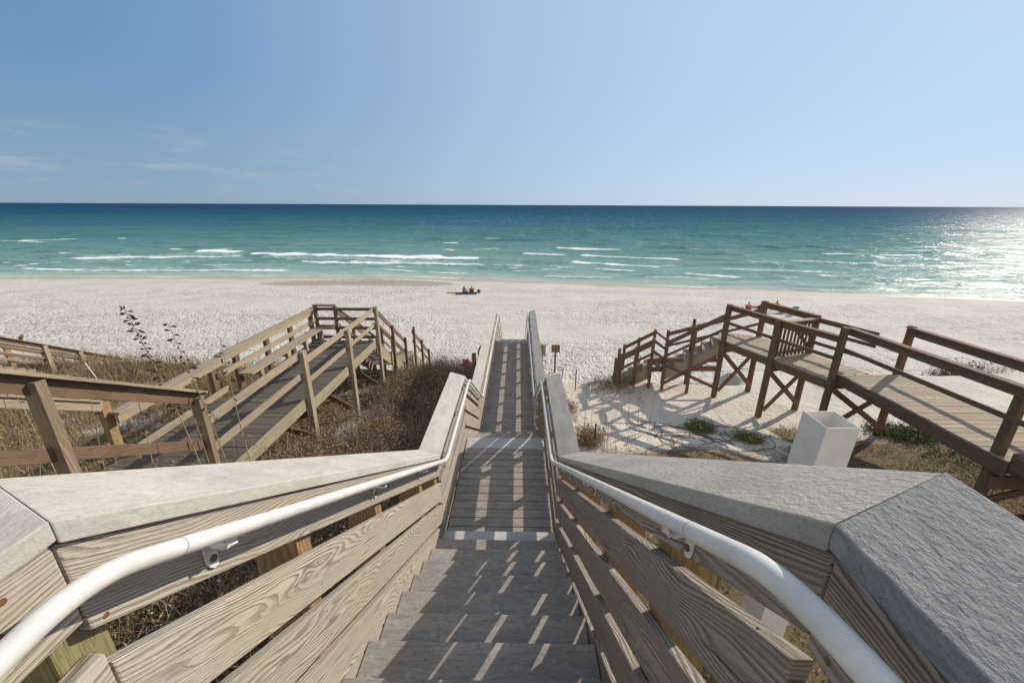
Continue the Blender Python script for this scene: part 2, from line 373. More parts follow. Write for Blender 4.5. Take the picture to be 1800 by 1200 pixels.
def sand_mat(name, beach):
    m, nt, b = newmat(name); geo = N(nt, 'ShaderNodeNewGeometry'); P = geo.outputs['Position']
    big = noise(nt, P, .35, 4, .6); med = noise(nt, P, 3, 4, .6); grit = noise(nt, P, 60, 3, .7)
    if beach: base = mix(nt, mapr(nt, big, .35, .7), (.56, .52, .465), (.48, .445, .40))
    else: base = mix(nt, mapr(nt, big, .35, .7), (.68, .61, .52), (.58, .52, .445))
    base = mix(nt, M2(nt, 'MULTIPLY', mapr(nt, grit, .55, .7), .25), base, (.35, .31, .27))
    if beach:
        wet = N(nt, 'ShaderNodeAttribute', attribute_name='wet').outputs['Fac']
        rough = N(nt, 'ShaderNodeAttribute', attribute_name='tread').outputs['Fac']
        base = mix(nt, wet, base, (.33, .255, .185))
        # footprint pits
        mp = N(nt, 'ShaderNodeMapping'); mp.inputs['Scale'].default_value = (1, .62, 1); nt.links.new(P, mp.inputs[0])
        pit = N(nt, 'ShaderNodeTexVoronoi'); pit.inputs['Scale'].default_value = 4.6; nt.links.new(mp.outputs[0], pit.inputs['Vector'])
        n2 = noise(nt, mp.outputs[0], 6.5, 3, .6, .3)
        h = M2(nt, 'ADD', mapr(nt, pit.outputs['Distance'], .05, .45), M2(nt, 'MULTIPLY', n2, 1.3))
        h = M2(nt, 'MULTIPLY', h, rough)
        n1 = bump(nt, h, 1, .075, None)
        # wheel ruts running along the beach
        sx = N(nt, 'ShaderNodeSeparateXYZ'); nt.links.new(P, sx.inputs[0])
        rutn = noise(nt, comb(nt, M2(nt, 'MULTIPLY', sx.outputs[0], .035), M2(nt, 'MULTIPLY', sx.outputs[1], .7), 0.0), 1, 2, .5)
        rut = M2(nt, 'MULTIPLY', mapr(nt, rutn, .60, .63), mapr(nt, noise(nt, P, .8, 2), .35, .5))
        n2_ = bump(nt, rut, 1, -.06, None, n1)
        bump(nt, grit, .4, .004, b, n2_)
        nt.links.new(mapr(nt, wet, 0, 1, .95, .45), b.inputs['Roughness'])
    else:
        cov = N(nt, 'ShaderNodeAttribute', attribute_name='cover').outputs['Fac']
        ln = noise(nt, P, 14, 5, .75); l2 = noise(nt, P, 45, 3, .7)
        k = M2(nt, 'MULTIPLY', mapr(nt, M2(nt, 'ADD', M2(nt, 'MULTIPLY', ln, .8), M2(nt, 'MULTIPLY', cov, .6)), .52, .85), mapr(nt, cov, 0, .2))
        lit = mix(nt, l2, (.085, .055, .03), (.26, .19, .11))
        lit = mix(nt, mapr(nt, med, .52, .68), lit, (.10, .11, .035))
        base = mix(nt, k, base, lit)
        n1 = bump(nt, noise(nt, P, 6, 5, .7), 1, .09, None)
        bump(nt, M2(nt, 'MULTIPLY', l2, M2(nt, 'ADD', cov, .15)), 1, .02, b, n1)
        b.inputs['Roughness'].default_value = .95
    nt.links.new(base, b.inputs['Base Color']); b.inputs['Specular IOR Level'].default_value = .15
    return m
SAND = sand_mat('beach_sand', True); DUNE = sand_mat('dune_sand', False)
o = raw_mesh('dune_ground', np.stack([X, Y, Z], -1), Fq, DUNE, smooth=True, attrs={'cover': COV.ravel()})
tag(o, 'pale dune sand with patches of dead leaf litter', kind='structure')

# beach (fan-shaped grid so detail is even)
nr, nc = 420, 760
yy = 16.4*np.power(72/16.4, np.linspace(0, 1, nr)); ss = np.linspace(-1, 1, nc)
Yb = np.repeat(yy[:, None], nc, 1); Xb = ss[None, :]*(1.62*yy[:, None]+16)
zb = ground_z(Xb, Yb)
dshore = shore_y(Xb)-Yb
run = runnel(Xb, Yb)
tr = np.clip((dshore-3.0-2.0*fbm(Xb*.12, Yb*.12, 3, 5))/5, .06, 1)*np.clip(1-run*1.4, .05, 1)*np.clip(.85+1.1*fbm(Xb*.07, Yb*.16, 3, 66), .3, 1)
leftsm = np.clip((Yb-43-2*fbm(Xb*.1, Yb*.2, 2, 8))/4, 0, 1)*np.clip((-20-Xb)/12, 0, 1); tr = tr*(1-.8*leftsm)
pits = fbm(Xb*4.2, Yb*2.8, 2, 51)
zb = zb+tr*(-.07*np.clip(pits-.12, 0, 1)*2+.02*fbm(Xb*1.1, Yb*1.1, 3, 77))+.06*fbm(Xb*.12, Yb*.2, 3, 91)*np.clip(dshore/6, 0, 1)
zb = zb-.15*np.clip(run*6, 0, 1)+.10*np.clip(1-np.abs(run-.02)/.10, 0, 1)*(Yb > 52.5)*np.clip(run*50, 0, 1)
wet = np.clip(run*2.2, 0, 1)*.8+np.clip((3.2+1.2*fbm(Xb*.15, Yb*.1, 3, 14)-dshore)/2.2, 0, 1)*.62
wet = np.clip(wet+.25*np.clip(fbm(Xb*.05, Yb*.22, 3, 23)*2-.5, 0, 1)*np.clip((Yb-38)/8, 0, 1), 0, 1)
idx = np.arange(nr*nc).reshape(nr, nc)
Fb = np.stack([idx[:-1, :-1], idx[:-1, 1:], idx[1:, 1:], idx[1:, :-1]], -1).reshape(-1, 4)
o = raw_mesh('beach', np.stack([Xb, Yb, zb], -1), Fb, SAND, smooth=True, attrs={'wet': wet.ravel(), 'tread': tr.ravel()})
tag(o, 'white sand beach churned by footprints', kind='structure')

# ------------------------------------------------------------------ sea
FOAM = [(-84.8,76.2,-55.0,80.3,2.1,1),(-88.3,80.5,-57.0,85.0,3.3,.42),(-71.6,90.8,-60.1,87.0,2.7,1),(-56.8,86.1,-7.2,79.1,2.3,1),
 (-52.3,81.3,-6.3,74.2,2.9,.42),(-80.3,64.1,-67.3,62.3,.8,.9),(-67.3,62.3,-35.9,63.6,.8,.8),(-40.2,73.4,-5.4,70.0,1.4,.9),
 (-119.1,121.0,-116.2,121.2,1.5,.9),(-80.6,94.0,-76.7,93.0,1.5,.9),(-141.6,111.6,-126.1,109.0,1.7,.6),(-135.7,112.0,-126.6,118.4,1.8,.7),
 (-96.7,85.0,-93.6,84.2,1.0,.8),(-21.2,112.2,-15.9,112.5,1.5,.9),(-10.7,128.4,-4.0,126.7,1.6,.9),(-18.0,96.2,-13.9,95.2,1.5,.9),
 (-11.1,94.1,-4.2,98.3,1.6,.8),(8.8,100.4,24.6,97.3,2.0,.9),(.5,89.1,10.6,86.5,1.3,.9),(12.5,85.6,31.9,80.1,1.4,.9),(9.4,75.7,24.7,69.9,1.1,.9),
 (-22.5,65.4,-15.2,63.3,.6,.7),(-15.2,63.3,-6.9,61.5,.5,.7),(-5.6,61.0,-2.1,60.1,.8,.7),(3.3,59.8,14.3,58.3,.7,.8),(18.0,59.9,25.8,59.7,.5,.7),
 (13.3,66.3,19.5,65.4,.8,.8),(66.0,91.4,85.2,88.2,1.6,.8),(51.7,79.3,66.5,74.6,1.2,.8),(33.1,68.4,49.8,64.9,.8,.8),(26.4,62.8,33.7,60.5,.7,.8),
 (42.5,77.3,49.1,76.0,.8,.6),(47.0,57.3,58.9,53.6,.6,.6),(30.3,57.1,32.8,53.8,.4,.6),(40.3,102.1,55.9,97.8,1.3,.4),(-91.6,71.0,-88.8,70.4,.7,.6)]
SWELL = [(65.3,138.3,73.0,125.6),(60.9,112.3,66.8,103.6),(73.4,113.0,80.0,99.1),(14.6,119.9,23.9,110.0),(36.6,107.7,44.6,102.4),(-25.9,144.7,3.5,136.4),
 (-19.1,125.7,19.8,122.1),(-29.7,127.1,-20.8,125.6),(-39.9,92.6,-24.0,91.1),(36.8,129.5,45.2,123.8),(-147.4,119.0,-138.9,117.5),(68.7,88.4,76.9,86.8),(89.6,97.2,99.8,93.1),
 (-120,98,-88,93),(-20,104,10,106),(28,94,50,90),(30,74,52,72),(-30,150,20,155),(50,150,90,140)]
nr, nc = 520, 700
yy = np.concatenate([40*np.power(190/40, np.linspace(0, 1, 430, endpoint=False)), 190*np.power(30000/190, np.linspace(0, 1, 90))])
Yw = np.repeat(yy[:, None], nc, 1); Xw = np.linspace(-1, 1, nc)[None, :]*(1.75*yy[:, None]+20)
zw = np.full(Yw.shape, -10.0)
near = np.clip((200-Yw)/60, 0, 1)
warp = 3.0*fbm(Xw*.03, Yw*.03, 3, 61)
dsh = Yw-shore_y(Xw)
slant = .12
zw += near*(.10*np.sin((Yw+slant*Xw+warp*2)*2*np.pi/11)*np.clip(dsh/12, 0, 1)*np.clip(.5+fbm(Xw*.02, Yw*.05, 2, 5)*1.5, 0, 1))
zw += near*.05*fbm(Xw*.25, Yw*.7, 3, 44)*np.clip(dsh/5, .1, 1)
foam = np.zeros(Yw.shape)
for (x0, y0, x1, y1, t, s) in FOAM:
    tt = (Xw-x0)/(x1-x0); tc_ = np.clip(tt, 0, 1); yl = y0+(y1-y0)*tc_+.5*t*vnoise(Xw*.22, Xw*0+x0, 3)+.35*vnoise(Xw*1.1, Xw*0+x0, 4)
    Lx = abs(x1-x0); ends = np.clip(tt*Lx/1.5+.2, 0, 1)*np.clip((1-tt)*Lx/1.5+.2, 0, 1)
    th = 2.5*t*(.6+.45*vnoise(Xw*.35+7, Xw*0+y0, 9))
    d = (Yw-yl)/np.maximum(th, .15)
    prof = np.exp(-np.where(d > 0, d*d*.8, d*d*5))*ends
    foam = np.maximum(foam, prof*s)
    if s > .5: zw += .22*min(1.4, t)*.8*np.exp(-((Yw-yl)/(.9*max(t, .7)))**2)*ends
for (x0, y0, x1, y1) in SWELL:
    tt = (Xw-x0)/(x1-x0); yl = y0+(y1-y0)*np.clip(tt, 0, 1)+.4*vnoise(Xw*.1, Xw*0+y0, 8)
    ends = np.clip(tt*2.5+.1, 0, 1)*np.clip((1-tt)*2.5+.1, 0, 1)
    zw += .42*np.exp(-((Yw-yl)/1.5)**2)*ends
# swash line
sw = np.exp(-((dsh-.5-.5*fbm(Xw*.18, Xw*0, 3, 71))/.35)**2)*np.clip(.45+fbm(Xw*.09, Yw*0, 3, 12)*1.3, 0, 1)
foam = np.maximum(foam, sw*.8)
lace = np.clip(fbm(Xw*.30, Yw*.9, 4, 88)-.02, 0, 1)*2.4*np.clip(1-np.abs(dsh-14)/20, 0, 1)*.5
foam = np.clip(np.maximum(foam, lace*1.0), 0, 1)
idx = np.arange(nr*nc).reshape(nr, nc)
Fw = np.stack([idx[:-1, :-1], idx[:-1, 1:], idx[1:, 1:], idx[1:, :-1]], -1).reshape(-1, 4)
def sea_mat():
    m = bpy.data.materials.new('sea_water'); m.use_nodes = True; nt = m.node_tree; nt.nodes.clear()
    out = N(nt, 'ShaderNodeOutputMaterial'); geo = N(nt, 'ShaderNodeNewGeometry'); P = geo.outputs['Position']
    s = N(nt, 'ShaderNodeSeparateXYZ'); nt.links.new(P, s.inputs[0])
    off = N(nt, 'ShaderNodeAttribute', attribute_name='offshore').outputs['Fac']
    fo = N(nt, 'ShaderNodeAttribute', attribute_name='foam').outputs['Fac']
    patch = noise(nt, comb(nt, M2(nt, 'MULTIPLY', s.outputs[0], .012), M2(nt, 'MULTIPLY', s.outputs[1], .03), 0.0), 1, 4, .6)
    lg = M2(nt, 'LOGARITHM', M2(nt, 'MAXIMUM', off, 1.0), 10.0)
    lg = M2(nt, 'ADD', lg, M2(nt, 'MULTIPLY', M2(nt, 'SUBTRACT', patch, .5), .5))
    cr = N(nt, 'ShaderNodeValToRGB'); e = cr.color_ramp; e.elements[0].position = 0; e.elements[0].color = (.40, .44, .39, 1)
    e.elements[1].position = 1; e.elements[1].color = (.010, .042, .098, 1)
    for p_, c_ in ((.13, (.31, .40, .36)), (.27, (.20, .32, .29)), (.38, (.145, .265, .255)), (.48, (.075, .19, .195)), (.57, (.028, .125, .155)), (.66, (.008, .075, .125)), (.76, (.010, .050, .108))):
        q = e.elements.new(p_); q.color = (*c_, 1)
    nt.links.new(mapr(nt, lg, 0, 4, 0, 1, False), cr.inputs[0])
    # bump: ripples at several scales, coarser with distance
    mp = N(nt, 'ShaderNodeMapping'); mp.inputs['Scale'].default_value = (.55, 1.5, 1); nt.links.new(P, mp.inputs[0])
    r1 = noise(nt, mp.outputs[0], 1.6, 5, .65, .3); r2 = noise(nt, mp.outputs[0], .22, 4, .6, .4); r3 = noise(nt, mp.outputs[0], .035, 4, .65, .4)
    n1 = bump(nt, r3, 1, 1.3, None); n2 = bump(nt, r2, 1, .55, None, n1); n3 = bump(nt, r1, 1, .09, None, n2)
    col_ = mix(nt, M2(nt, 'MULTIPLY', mapr(nt, M2(nt, 'ADD', M2(nt, 'MULTIPLY', r2, .6), M2(nt, 'MULTIPLY', r3, .4)), .50, .60), .75), cr.outputs[0], mix(nt, 1.0, cr.outputs[0], (.55, .62, .66), 'MULTIPLY'))
    fn = noise(nt, comb(nt, M2(nt, 'MULTIPLY', s.outputs[0], 1.2), M2(nt, 'MULTIPLY', s.outputs[1], 2.2), 0.0), 1, 5, .7)
    fm = mapr(nt, M2(nt, 'ADD', fo, M2(nt, 'MULTIPLY', M2(nt, 'SUBTRACT', fn, .5), 1.1)), .30, .72)
    # far whitecaps: sparse flecks
    wc = noise(nt, comb(nt, M2(nt, 'MULTIPLY', s.outputs[0], .12), M2(nt, 'MULTIPLY', s.outputs[1], .30), 3.0), 1, 5, .7)
    wcm = M2(nt, 'MULTIPLY', mapr(nt, wc, .735, .76), mapr(nt, off, 30, 70))
    fm = M2(nt, 'MAXIMUM', fm, M2(nt, 'MULTIPLY', wcm, .7))
    col_ = mix(nt, fm, col_, (.80, .82, .82))
    df = N(nt, 'ShaderNodeBsdfDiffuse'); nt.links.new(col_, df.inputs[0]); nt.links.new(n3, df.inputs['Normal'])
    gl = N(nt, 'ShaderNodeBsdfGlossy'); gl.inputs['Roughness'].default_value = .20; nt.links.new(n3, gl.inputs['Normal'])
    gl.inputs[0].default_value = (1, 1, 1, 1)
    fr = N(nt, 'ShaderNodeFresnel'); fr.inputs[0].default_value = 1.33; nt.links.new(n3, fr.inputs['Normal'])
    gn = noise(nt, comb(nt, M2(nt, 'MULTIPLY', s.outputs[0], .9), M2(nt, 'MULTIPLY', s.outputs[1], .16), 7.0), 1, 4, .7)
    gn2 = noise(nt, comb(nt, M2(nt, 'MULTIPLY', s.outputs[0], .22), M2(nt, 'MULTIPLY', s.outputs[1], .03), 2.0), 1, 4, .7)
    gm = mapr(nt, M2(nt, 'ADD', M2(nt, 'MULTIPLY', gn, .6), M2(nt, 'MULTIPLY', gn2, .4)), .53, .62)
    k = M2(nt, 'MINIMUM', M2(nt, 'MULTIPLY', fr.outputs[0], .42), .12)
    k = M2(nt, 'MULTIPLY', k, M2(nt, 'ADD', .35, M2(nt, 'MULTIPLY', gm, 2.2)))
    k = M2(nt, 'MULTIPLY', k, M2(nt, 'SUBTRACT', 1.0, M2(nt, 'MULTIPLY', fm, .9)))
    ms = N(nt, 'ShaderNodeMixShader'); nt.links.new(k, ms.inputs[0]); nt.links.new(df.outputs[0], ms.inputs[1]); nt.links.new(gl.outputs[0], ms.inputs[2])
    nt.links.new(ms.outputs[0], out.inputs[0])
    return m
SEA = sea_mat()
o = raw_mesh('sea_water', np.stack([Xw, Yw, zw], -1), Fw, SEA, smooth=True, attrs={'offshore': np.maximum(dsh, 0).ravel(), 'foam': foam.ravel()})
tag(o, 'green to deep blue sea with small breaking waves', kind='structure')

# ------------------------------------------------------------------ main stairway
XL, XR = -.775, .425
def gz(x, y): return float(ground_z(x, y))
MAIN = thing('beach_stairway', (-.17, 7.0, gz(-.17, 7)), 'grey weathered boardwalk stairs with white handrails running down from the camera to the sand', 'boardwalk')
NODES = [(-2.0, -.45), (.48, -.45), (3.5, -2.39), (5.5, -2.39), (7.55, -3.69), (14.45, -3.69), (18.6, -6.25)]
SN = {XL: [(-2.0, -.50), (.53, -.50)]+NODES[2:], XR: [(-2.0, -.40), (.44, -.40)]+NODES[2:]}
def capz(xin, y): return float(np.interp(y, [a for a, _ in SN[xin]], [b for _, b in SN[xin]]))
for side, xin, sg in ((0, XL, -1), (1, XR, 1)):
    for k in range(len(NODES)-1):
        (y0, z0), (y1, z1) = SN[xin][k], SN[xin][k+1]; level = abs(z1-z0) < .01
        co = math.cos(math.atan2(z0-z1, y1-y0)); far = k >= 4
        def run(name, xa, xb, o0, o1, mat, bev, cut=0, ext0=0, ext1=0):
            ya, yb = y0+.0015+ext0, y1-.0015-ext1
            sl = (z1-z0)/(y1-y0)
            za, zb2 = z0+sl*(ya-y0), z0+sl*(yb-y0)
            xa, xb = min(xa, xb), max(xa, xb)
            m = MB()
            m.prism([(xa, ya, za-o1), (xb, ya, za-o1), (xb, ya, za-o0), (xa, ya, za-o0)], [(xa, yb, zb2-o1), (xb, yb, zb2-o1), (xb, yb, zb2-o0), (xa, yb, zb2-o0)])
            return m.build(name, mat, MAIN, bevel=bev)
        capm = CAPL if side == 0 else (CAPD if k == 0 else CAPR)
        # the caps lean inward: outer edge higher than the inner one, ends mitred
        xa, xb, tl, th = xin-sg*.002, xin+sg*.207, ((.032 if side else .014) if k == 0 else .060), .040/co
        SK = .09 if side == 0 else .075; sk0 = SK if k <= 1 else 0; sk1 = SK if k == 0 else 0; sl = (z1-z0)/(y1-y0)
        if k == 0: sk0 = 0
        tl0 = tl+((.018 if side else .010) if k == 1 else 0)
        def capq(y, sk, tl):
            pts = []
            for (x, dy, dz) in ((xa, 0, 0), (xb, sk, tl)):
                pts.append((x, y+dy, z0+sl*(y+dy-y0)+dz))
            (a0, a1) = pts; q = [(a0[0], a0[1], a0[2]-th), (a1[0], a1[1], a1[2]-th), a1, a0]
            return q if sg > 0 else [q[1], q[0], q[3], q[2]]
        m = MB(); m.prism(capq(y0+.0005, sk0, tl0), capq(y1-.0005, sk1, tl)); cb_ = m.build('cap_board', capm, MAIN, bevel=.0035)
        if side == 1 and k == 0: cb_['label'] = 'darker cap board nearest the camera on the right'
        fm = WGL if side == 0 else WG
        if level: offs = [(.042, .225), (.305, .49), (.59, .775), (.87, 1.05)]
        elif side == 0: offs = [(.050, .252), (.337, .555), (.607, .828), (.875, 1.09)]
        else: offs = [(.050, .206), (.258, .455), (.533, .738), (.812, 1.02)]
        if k in (1, 3): offs = offs+[((1.095, 1.36) if side == 0 else (1.075, 1.36))]
        for q, (a, b_) in enumerate(offs):
            run('rail_board', xin+sg*(.011 if q == 0 else .0), xin+sg*.038, a, b_, fm, .005 if k < 3 else .003)
    # posts
    ys_ = ([-.7, .53, 1.22, 1.95, 2.87, 3.42] if side == 0 else [-.7, .36, 1.0, 1.63, 2.54, 3.42])+[4.45, 5.35, 6.5, 7.52, 8.01, 8.95, 9.9, 10.85, 11.8, 12.75, 13.65, 14.38, 15.6, 17.0, 18.5]
    for yv in ys_:
        zc = capz(xin, yv); wx = .17 if yv < 3.5 else .09; m = MB()
        m.box(xin+sg*.0395, xin+sg*(.0395+wx), yv-.045, yv+.045, gz(xin, yv)-.3, zc-.045-(.035 if (.4 < yv < 3.5 or 5.5 < yv < 7.5 or yv > 14.5) else 0), 'z')
        po = m.build('post', MOSS if abs(yv-.53) < .01 or abs(yv-.36) < .01 else WO, MAIN, bevel=.004)
        if abs(yv-.53) < .01: po['label'] = 'post green with moss at the near left corner'
# treads
R_, T_ = .162, .279
def tread(yb, yf, z, mat, thick=.032):
    m = MB(); m.box(XL+.004, XR-.004, yb, yf, z-thick, z, 'x'); return m.build('tread', mat, MAIN, bevel=.005)
def riser(y, z0, z1):
    m = MB(); m.box(XL+.006, XR-.006, y-.022, y-.004, z0, z1, 'x'); m.build('riser', DARKRISER, MAIN)
Z0 = -2.02; Y0 = 1.24
for k in range(-3, 9):
    yn = Y0+k*T_; z = Z0-k*R_
    if k == -3: continue
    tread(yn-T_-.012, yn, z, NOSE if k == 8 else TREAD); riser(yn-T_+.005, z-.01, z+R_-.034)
ZL = Z0-9*R_
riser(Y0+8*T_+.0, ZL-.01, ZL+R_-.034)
def planks(name, x0, x1, y0, y1, z, w, gap, mat, parent, axis='y', thick=.03, jit=.001, bev=.003):
    m = MB(); y = y0
    while y+w < y1+1e-3:
        dz = random.uniform(-jit, jit); m.box(x0+random.uniform(0, jit*3), x1-random.uniform(0, jit*3), y, y+w, z-thick+dz, z+dz, 'x'); y += w+gap
    return m.build(name, mat, parent, bevel=bev)
planks('top_deck', XL+.004, XR-.004, -2.2, Y0-3*T_+.03, Z0+3*R_, .14, .005, TREAD, MAIN)
LE = 5.575
planks('landing_deck', XL+.004, XR-.004, Y0+8*T_-.04, LE-.275, ZL, .1315, .0103, TREAD, MAIN)
tread(LE-.295, LE, ZL+.002, NOSE)
rz = (ZL+4.77)/8; rt = (7.62-LE)/7
for k in range(1, 8):
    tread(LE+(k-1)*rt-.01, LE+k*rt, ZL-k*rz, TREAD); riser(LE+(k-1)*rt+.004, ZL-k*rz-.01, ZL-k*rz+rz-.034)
planks('walkway_deck', XL+.004, XR-.004, 7.6, 14.15, -4.77, .136, .010, TREAD, MAIN)
tread(14.15, 14.43, -4.768, NOSE)
for k in range(1, 16):
    tread(14.43+(k-1)*.26-.01, 14.43+k*.26, -4.77-k*.163, TREAD)
for x in (XL+.03, XR-.07):
    m = MB(); 
    for (a, b_, c_, d_) in ((-2.2, -1.60, .45, -1.60), (.45, -1.78, 3.55, -3.62), (3.4, -3.60, 5.5, -3.60), (5.4, -3.70, 7.6, -5.10), (7.5, -4.92, 14.4, -4.92), (14.4, -5.0, 18.4, -7.5)):
        m.board((x+.02, a, b_), (x+.02, c_, d_), (0, 0, 1), .18, .036)
    m.build('stringer', WG, MAIN)
# handrails
def fillet(pts, r=.12, n=7):
    pts = [Vector(p) for p in pts]; out = [pts[0]]
    for i in range(1, len(pts)-1):
        a, b_, c_ = pts[i-1], pts[i], pts[i+1]
        d0 = (a-b_).normalized(); d1 = (c_-b_).normalized(); rr = min(r, (a-b_).length*.45, (c_-b_).length*.45)
        p0 = b_+d0*rr; p1 = b_+d1*rr
        for j in range(n+1):
            t = j/n; out.append(p0*(1-t)**2+b_*2*t*(1-t)+p1*t*t)
    out.append(pts[-1]); return out
for xin, sg in ((XL, -1), (XR, 1)):
    xr = xin-sg*.068; HR = [(-1.9, SN[xin][0][1]-.075), (SN[xin][1][0]-.03, SN[xin][1][1]-.075)]+[(y, z-.06) for y, z in NODES[2:6]]+[(18.4, -6.2)]
    hz = lambda y: float(np.interp(y, [a for a, _ in HR], [b for _, b in HR]))
    tp = [(xr, y, z) for y, z in HR]
    if sg > 0: tp = [(.398, -1.9, -.468), (.392, .22, -.468), (xr, .42, -.470)]+tp[2:]
    else: tp = [(-.70, -1.9, -.60), (-.70, .30, -.595)]+[(xr, .50, -.585)]+tp[2:]
    hz = lambda y: float(np.interp(y, [p[1] for p in tp], [p[2] for p in tp]))
    m = MB(); m.tube(fillet(tp, .14, 8), .0192, 20); m.build('handrail', PAINT, MAIN, smooth=True)
    for yj in (.66, 2.35, 9.2, 11.9):
        m = MB(); z = hz(yj); sl = (hz(yj+.01)-hz(yj-.01))/.02; d = Vector((0, 1, sl)).normalized(); c = Vector((xr, yj, z))
        m.tube([c-d*.0015, c+d*.0015], .0197, 20); m.build('coupling_ring', STEEL, MAIN, smooth=True)
    for yj in (-.5, .80, 1.85, 2.75, 3.40, 3.7, 4.6, 5.35, 6.4, 7.4, 8.3, 9.3, 10.3, 11.3, 12.3, 13.3, 14.2):
        m = MB(); xf = xin+sg*.0105
        sl = (hz(yj+.01)-hz(yj-.01))/.02; zz = hz(yj)-.06
        def q(dy, dz, dx): return Vector((xf-sg*dx, yj+dy, zz+dz+sl*dy))
        prof = [(-.019, .025), (.019, .025), (.019, -.045), (.012, -.06), (0, -.065), (-.012, -.06), (-.019, -.045)]
        m.prism([q(a, b_, .0005) for a, b_ in prof], [q(a, b_, .006) for a, b_ in prof])
        arm = [q(0, .020, .003), q(0, .008, .03), q(0, .004, .052), q(0, .014, .066), q(0, .034, .069)]
        for a0, a1 in zip(arm[:-1], arm[1:]): m.board(a0, a1+(a1-a0)*.08, (0, 1, sl), .034, .006)
        m.board(q(-.035, .035, .068), q(.035, .035, .068), (1, 0, 0), .02, .005)
        m.build('handrail_bracket', PAINT, MAIN, bevel=.0015)
        m = MB(); c = q(0, -.032, .006); m.tube([c, c-Vector((sg*.007, 0, 0))], .0095, 6); m.build('bolt', RUST, MAIN)
for xin, sg in ((XL, -1), (XR, 1)):
    for yv in (([1.22, 1.95, 2.87] if sg < 0 else [1.0, 1.63, 2.54])):
        for a in ((.10, .20, .39, .50, .65, .78) if sg < 0 else (.09, .17, .30, .41, .58, .69)):
            m = MB(); c = Vector((xin+(sg*.011 if a < .25 else 0), yv, capz(xin, yv)-a)); n_ = Vector((-sg, 0, 0)); m.tube([c-n_*.002, c+n_*.0006], .0045, 8); m.build('screw', RUST, MAIN)
def cap_z(y, x=1): return capz(XR if x > 0 else XL, y)
# screws in the caps and fascia boards
def screw(c, nrm, r=.0055):
    m = MB(); c = Vector(c); n_ = Vector(nrm).normalized(); m.tube([c-n_*.002, c+n_*.0008], r, 10); m.build('screw', RUST, MAIN)
nslope = Vector((0, .54, .84))
for x, y in ((-.93, .75), (-.83, .78), (-.92, 1.6), (-.84, 1.62), (-.92, 2.9), (.56, .80), (.47, .95), (.56, 1.9), (.48, 1.92), (.56, 2.9)): screw((x, y, cap_z(y, x)), nslope)
for x, y in ((.575, .25), (.48, .2), (.57, -.3), (-.90, .2), (-.8, .22), (.57, 3.62), (-.93, 3.65), (.57, 5.2)): screw((x, y, cap_z(y, x)), (0, 0, 1))
for y, z in ((.42, -.55), (.40, -.60), (.53, -.72), (.30, -.64)):
    screw((XR+.011, y, z), (-1, 0, 0), .006); screw((XL-.011, y+.03, z-.03), (1, 0, 0), .006)

# ------------------------------------------------------------------ railing helper for the neighbours
def rail_run(par, p0, p1, mat, top=.14, mid=(.5,), cap=.0, capmat=None, side=(1, 0, 0), inner=0, midh=.09, thick=.038):
    """top of rail runs p0->p1; boards stand vertical"""
    p0 = Vector(p0); p1 = Vector(p1); up = Vector((0, 0, 1)); s_ = Vector(side).normalized()
    m = MB(); m.board(p0-up*top/2+s_*inner, p1-up*top/2+s_*inner, up, top, thick); m.build('rail_board', mat, par, bevel=.004)
    for a in mid:
        m = MB(); m.board(p0-up*a+s_*inner, p1-up*a+s_*inner, up, midh, thick); m.build('rail_board', mat, par, bevel=.004)
    if cap:
        m = MB(); m.board(p0+up*.021+s_*(inner+cap*.15), p1+up*.021+s_*(inner+cap*.15), s_, cap, .036); m.build('cap_board', capmat or mat, par, bevel=.004)
def post(par, x, y, ztop, mat, wx=.09, wy=.09, zb=None, rot=0):
    zb = gz(x, y)-.4 if zb is None else zb
    m = MB(); c, s_ = math.cos(rot), math.sin(rot)
    q = [(x+a*c-b_*s_, y+a*s_+b_*c) for a, b_ in ((-wx/2, -wy/2), (wx/2, -wy/2), (wx/2, wy/2), (-wx/2, wy/2))]
    m.prism([(a, b_, zb) for a, b_ in q], [(a, b_, ztop) for a, b_ in q]); return m.build('post', mat, par, bevel=.005)
def flight(par, p0, d, n, rise, runl, width, wdir, mat, smat, name='tread'):
    """steps from p0 (top edge, one side), d horizontal unit dir, wdir unit across"""
    p0 = Vector(p0); d = Vector(d); wd = Vector(wdir); up = Vector((0, 0, 1))
    for k in range(n):
        a = p0+d*(k*runl)-up*(rise*(k+1)-.002)
        m = MB(); c = a+d*(runl/2)-up*.02; m.board(c, c+wd*width, d, runl+.02, .04); m.build('tread', mat, par, bevel=.004)
    for s_ in (0.02, width-.02):
        b_ = p0+wd*s_-up*(rise+.04); e = b_+d*(runl*n)-up*(rise*(n)-0.0)
        m = MB(); A = [b_, b_-up*.26]; 
        # saw-tooth stringer
        top = []
        for k in range(n): top += [b_+d*(k*runl)-up*(rise*k), b_+d*((k+1)*runl)-up*(rise*k)]
        for k in range(n):
            t0 = b_+d*(k*runl)-up*(rise*k); t1 = b_+d*((k+1)*runl)-up*(rise*k); l0 = b_+d*(k*runl)-up*(rise*k+.30); l1 = b_+d*((k+1)*runl)-up*(rise*(k+1)+.30)
            h = wd*.02; m.prism([t0-h, t1-h, l1-h, l0-h][::-1], [t0+h, t1+h, l1+h, l0+h][::-1], .3)
        m.build('stringer', smat, par)

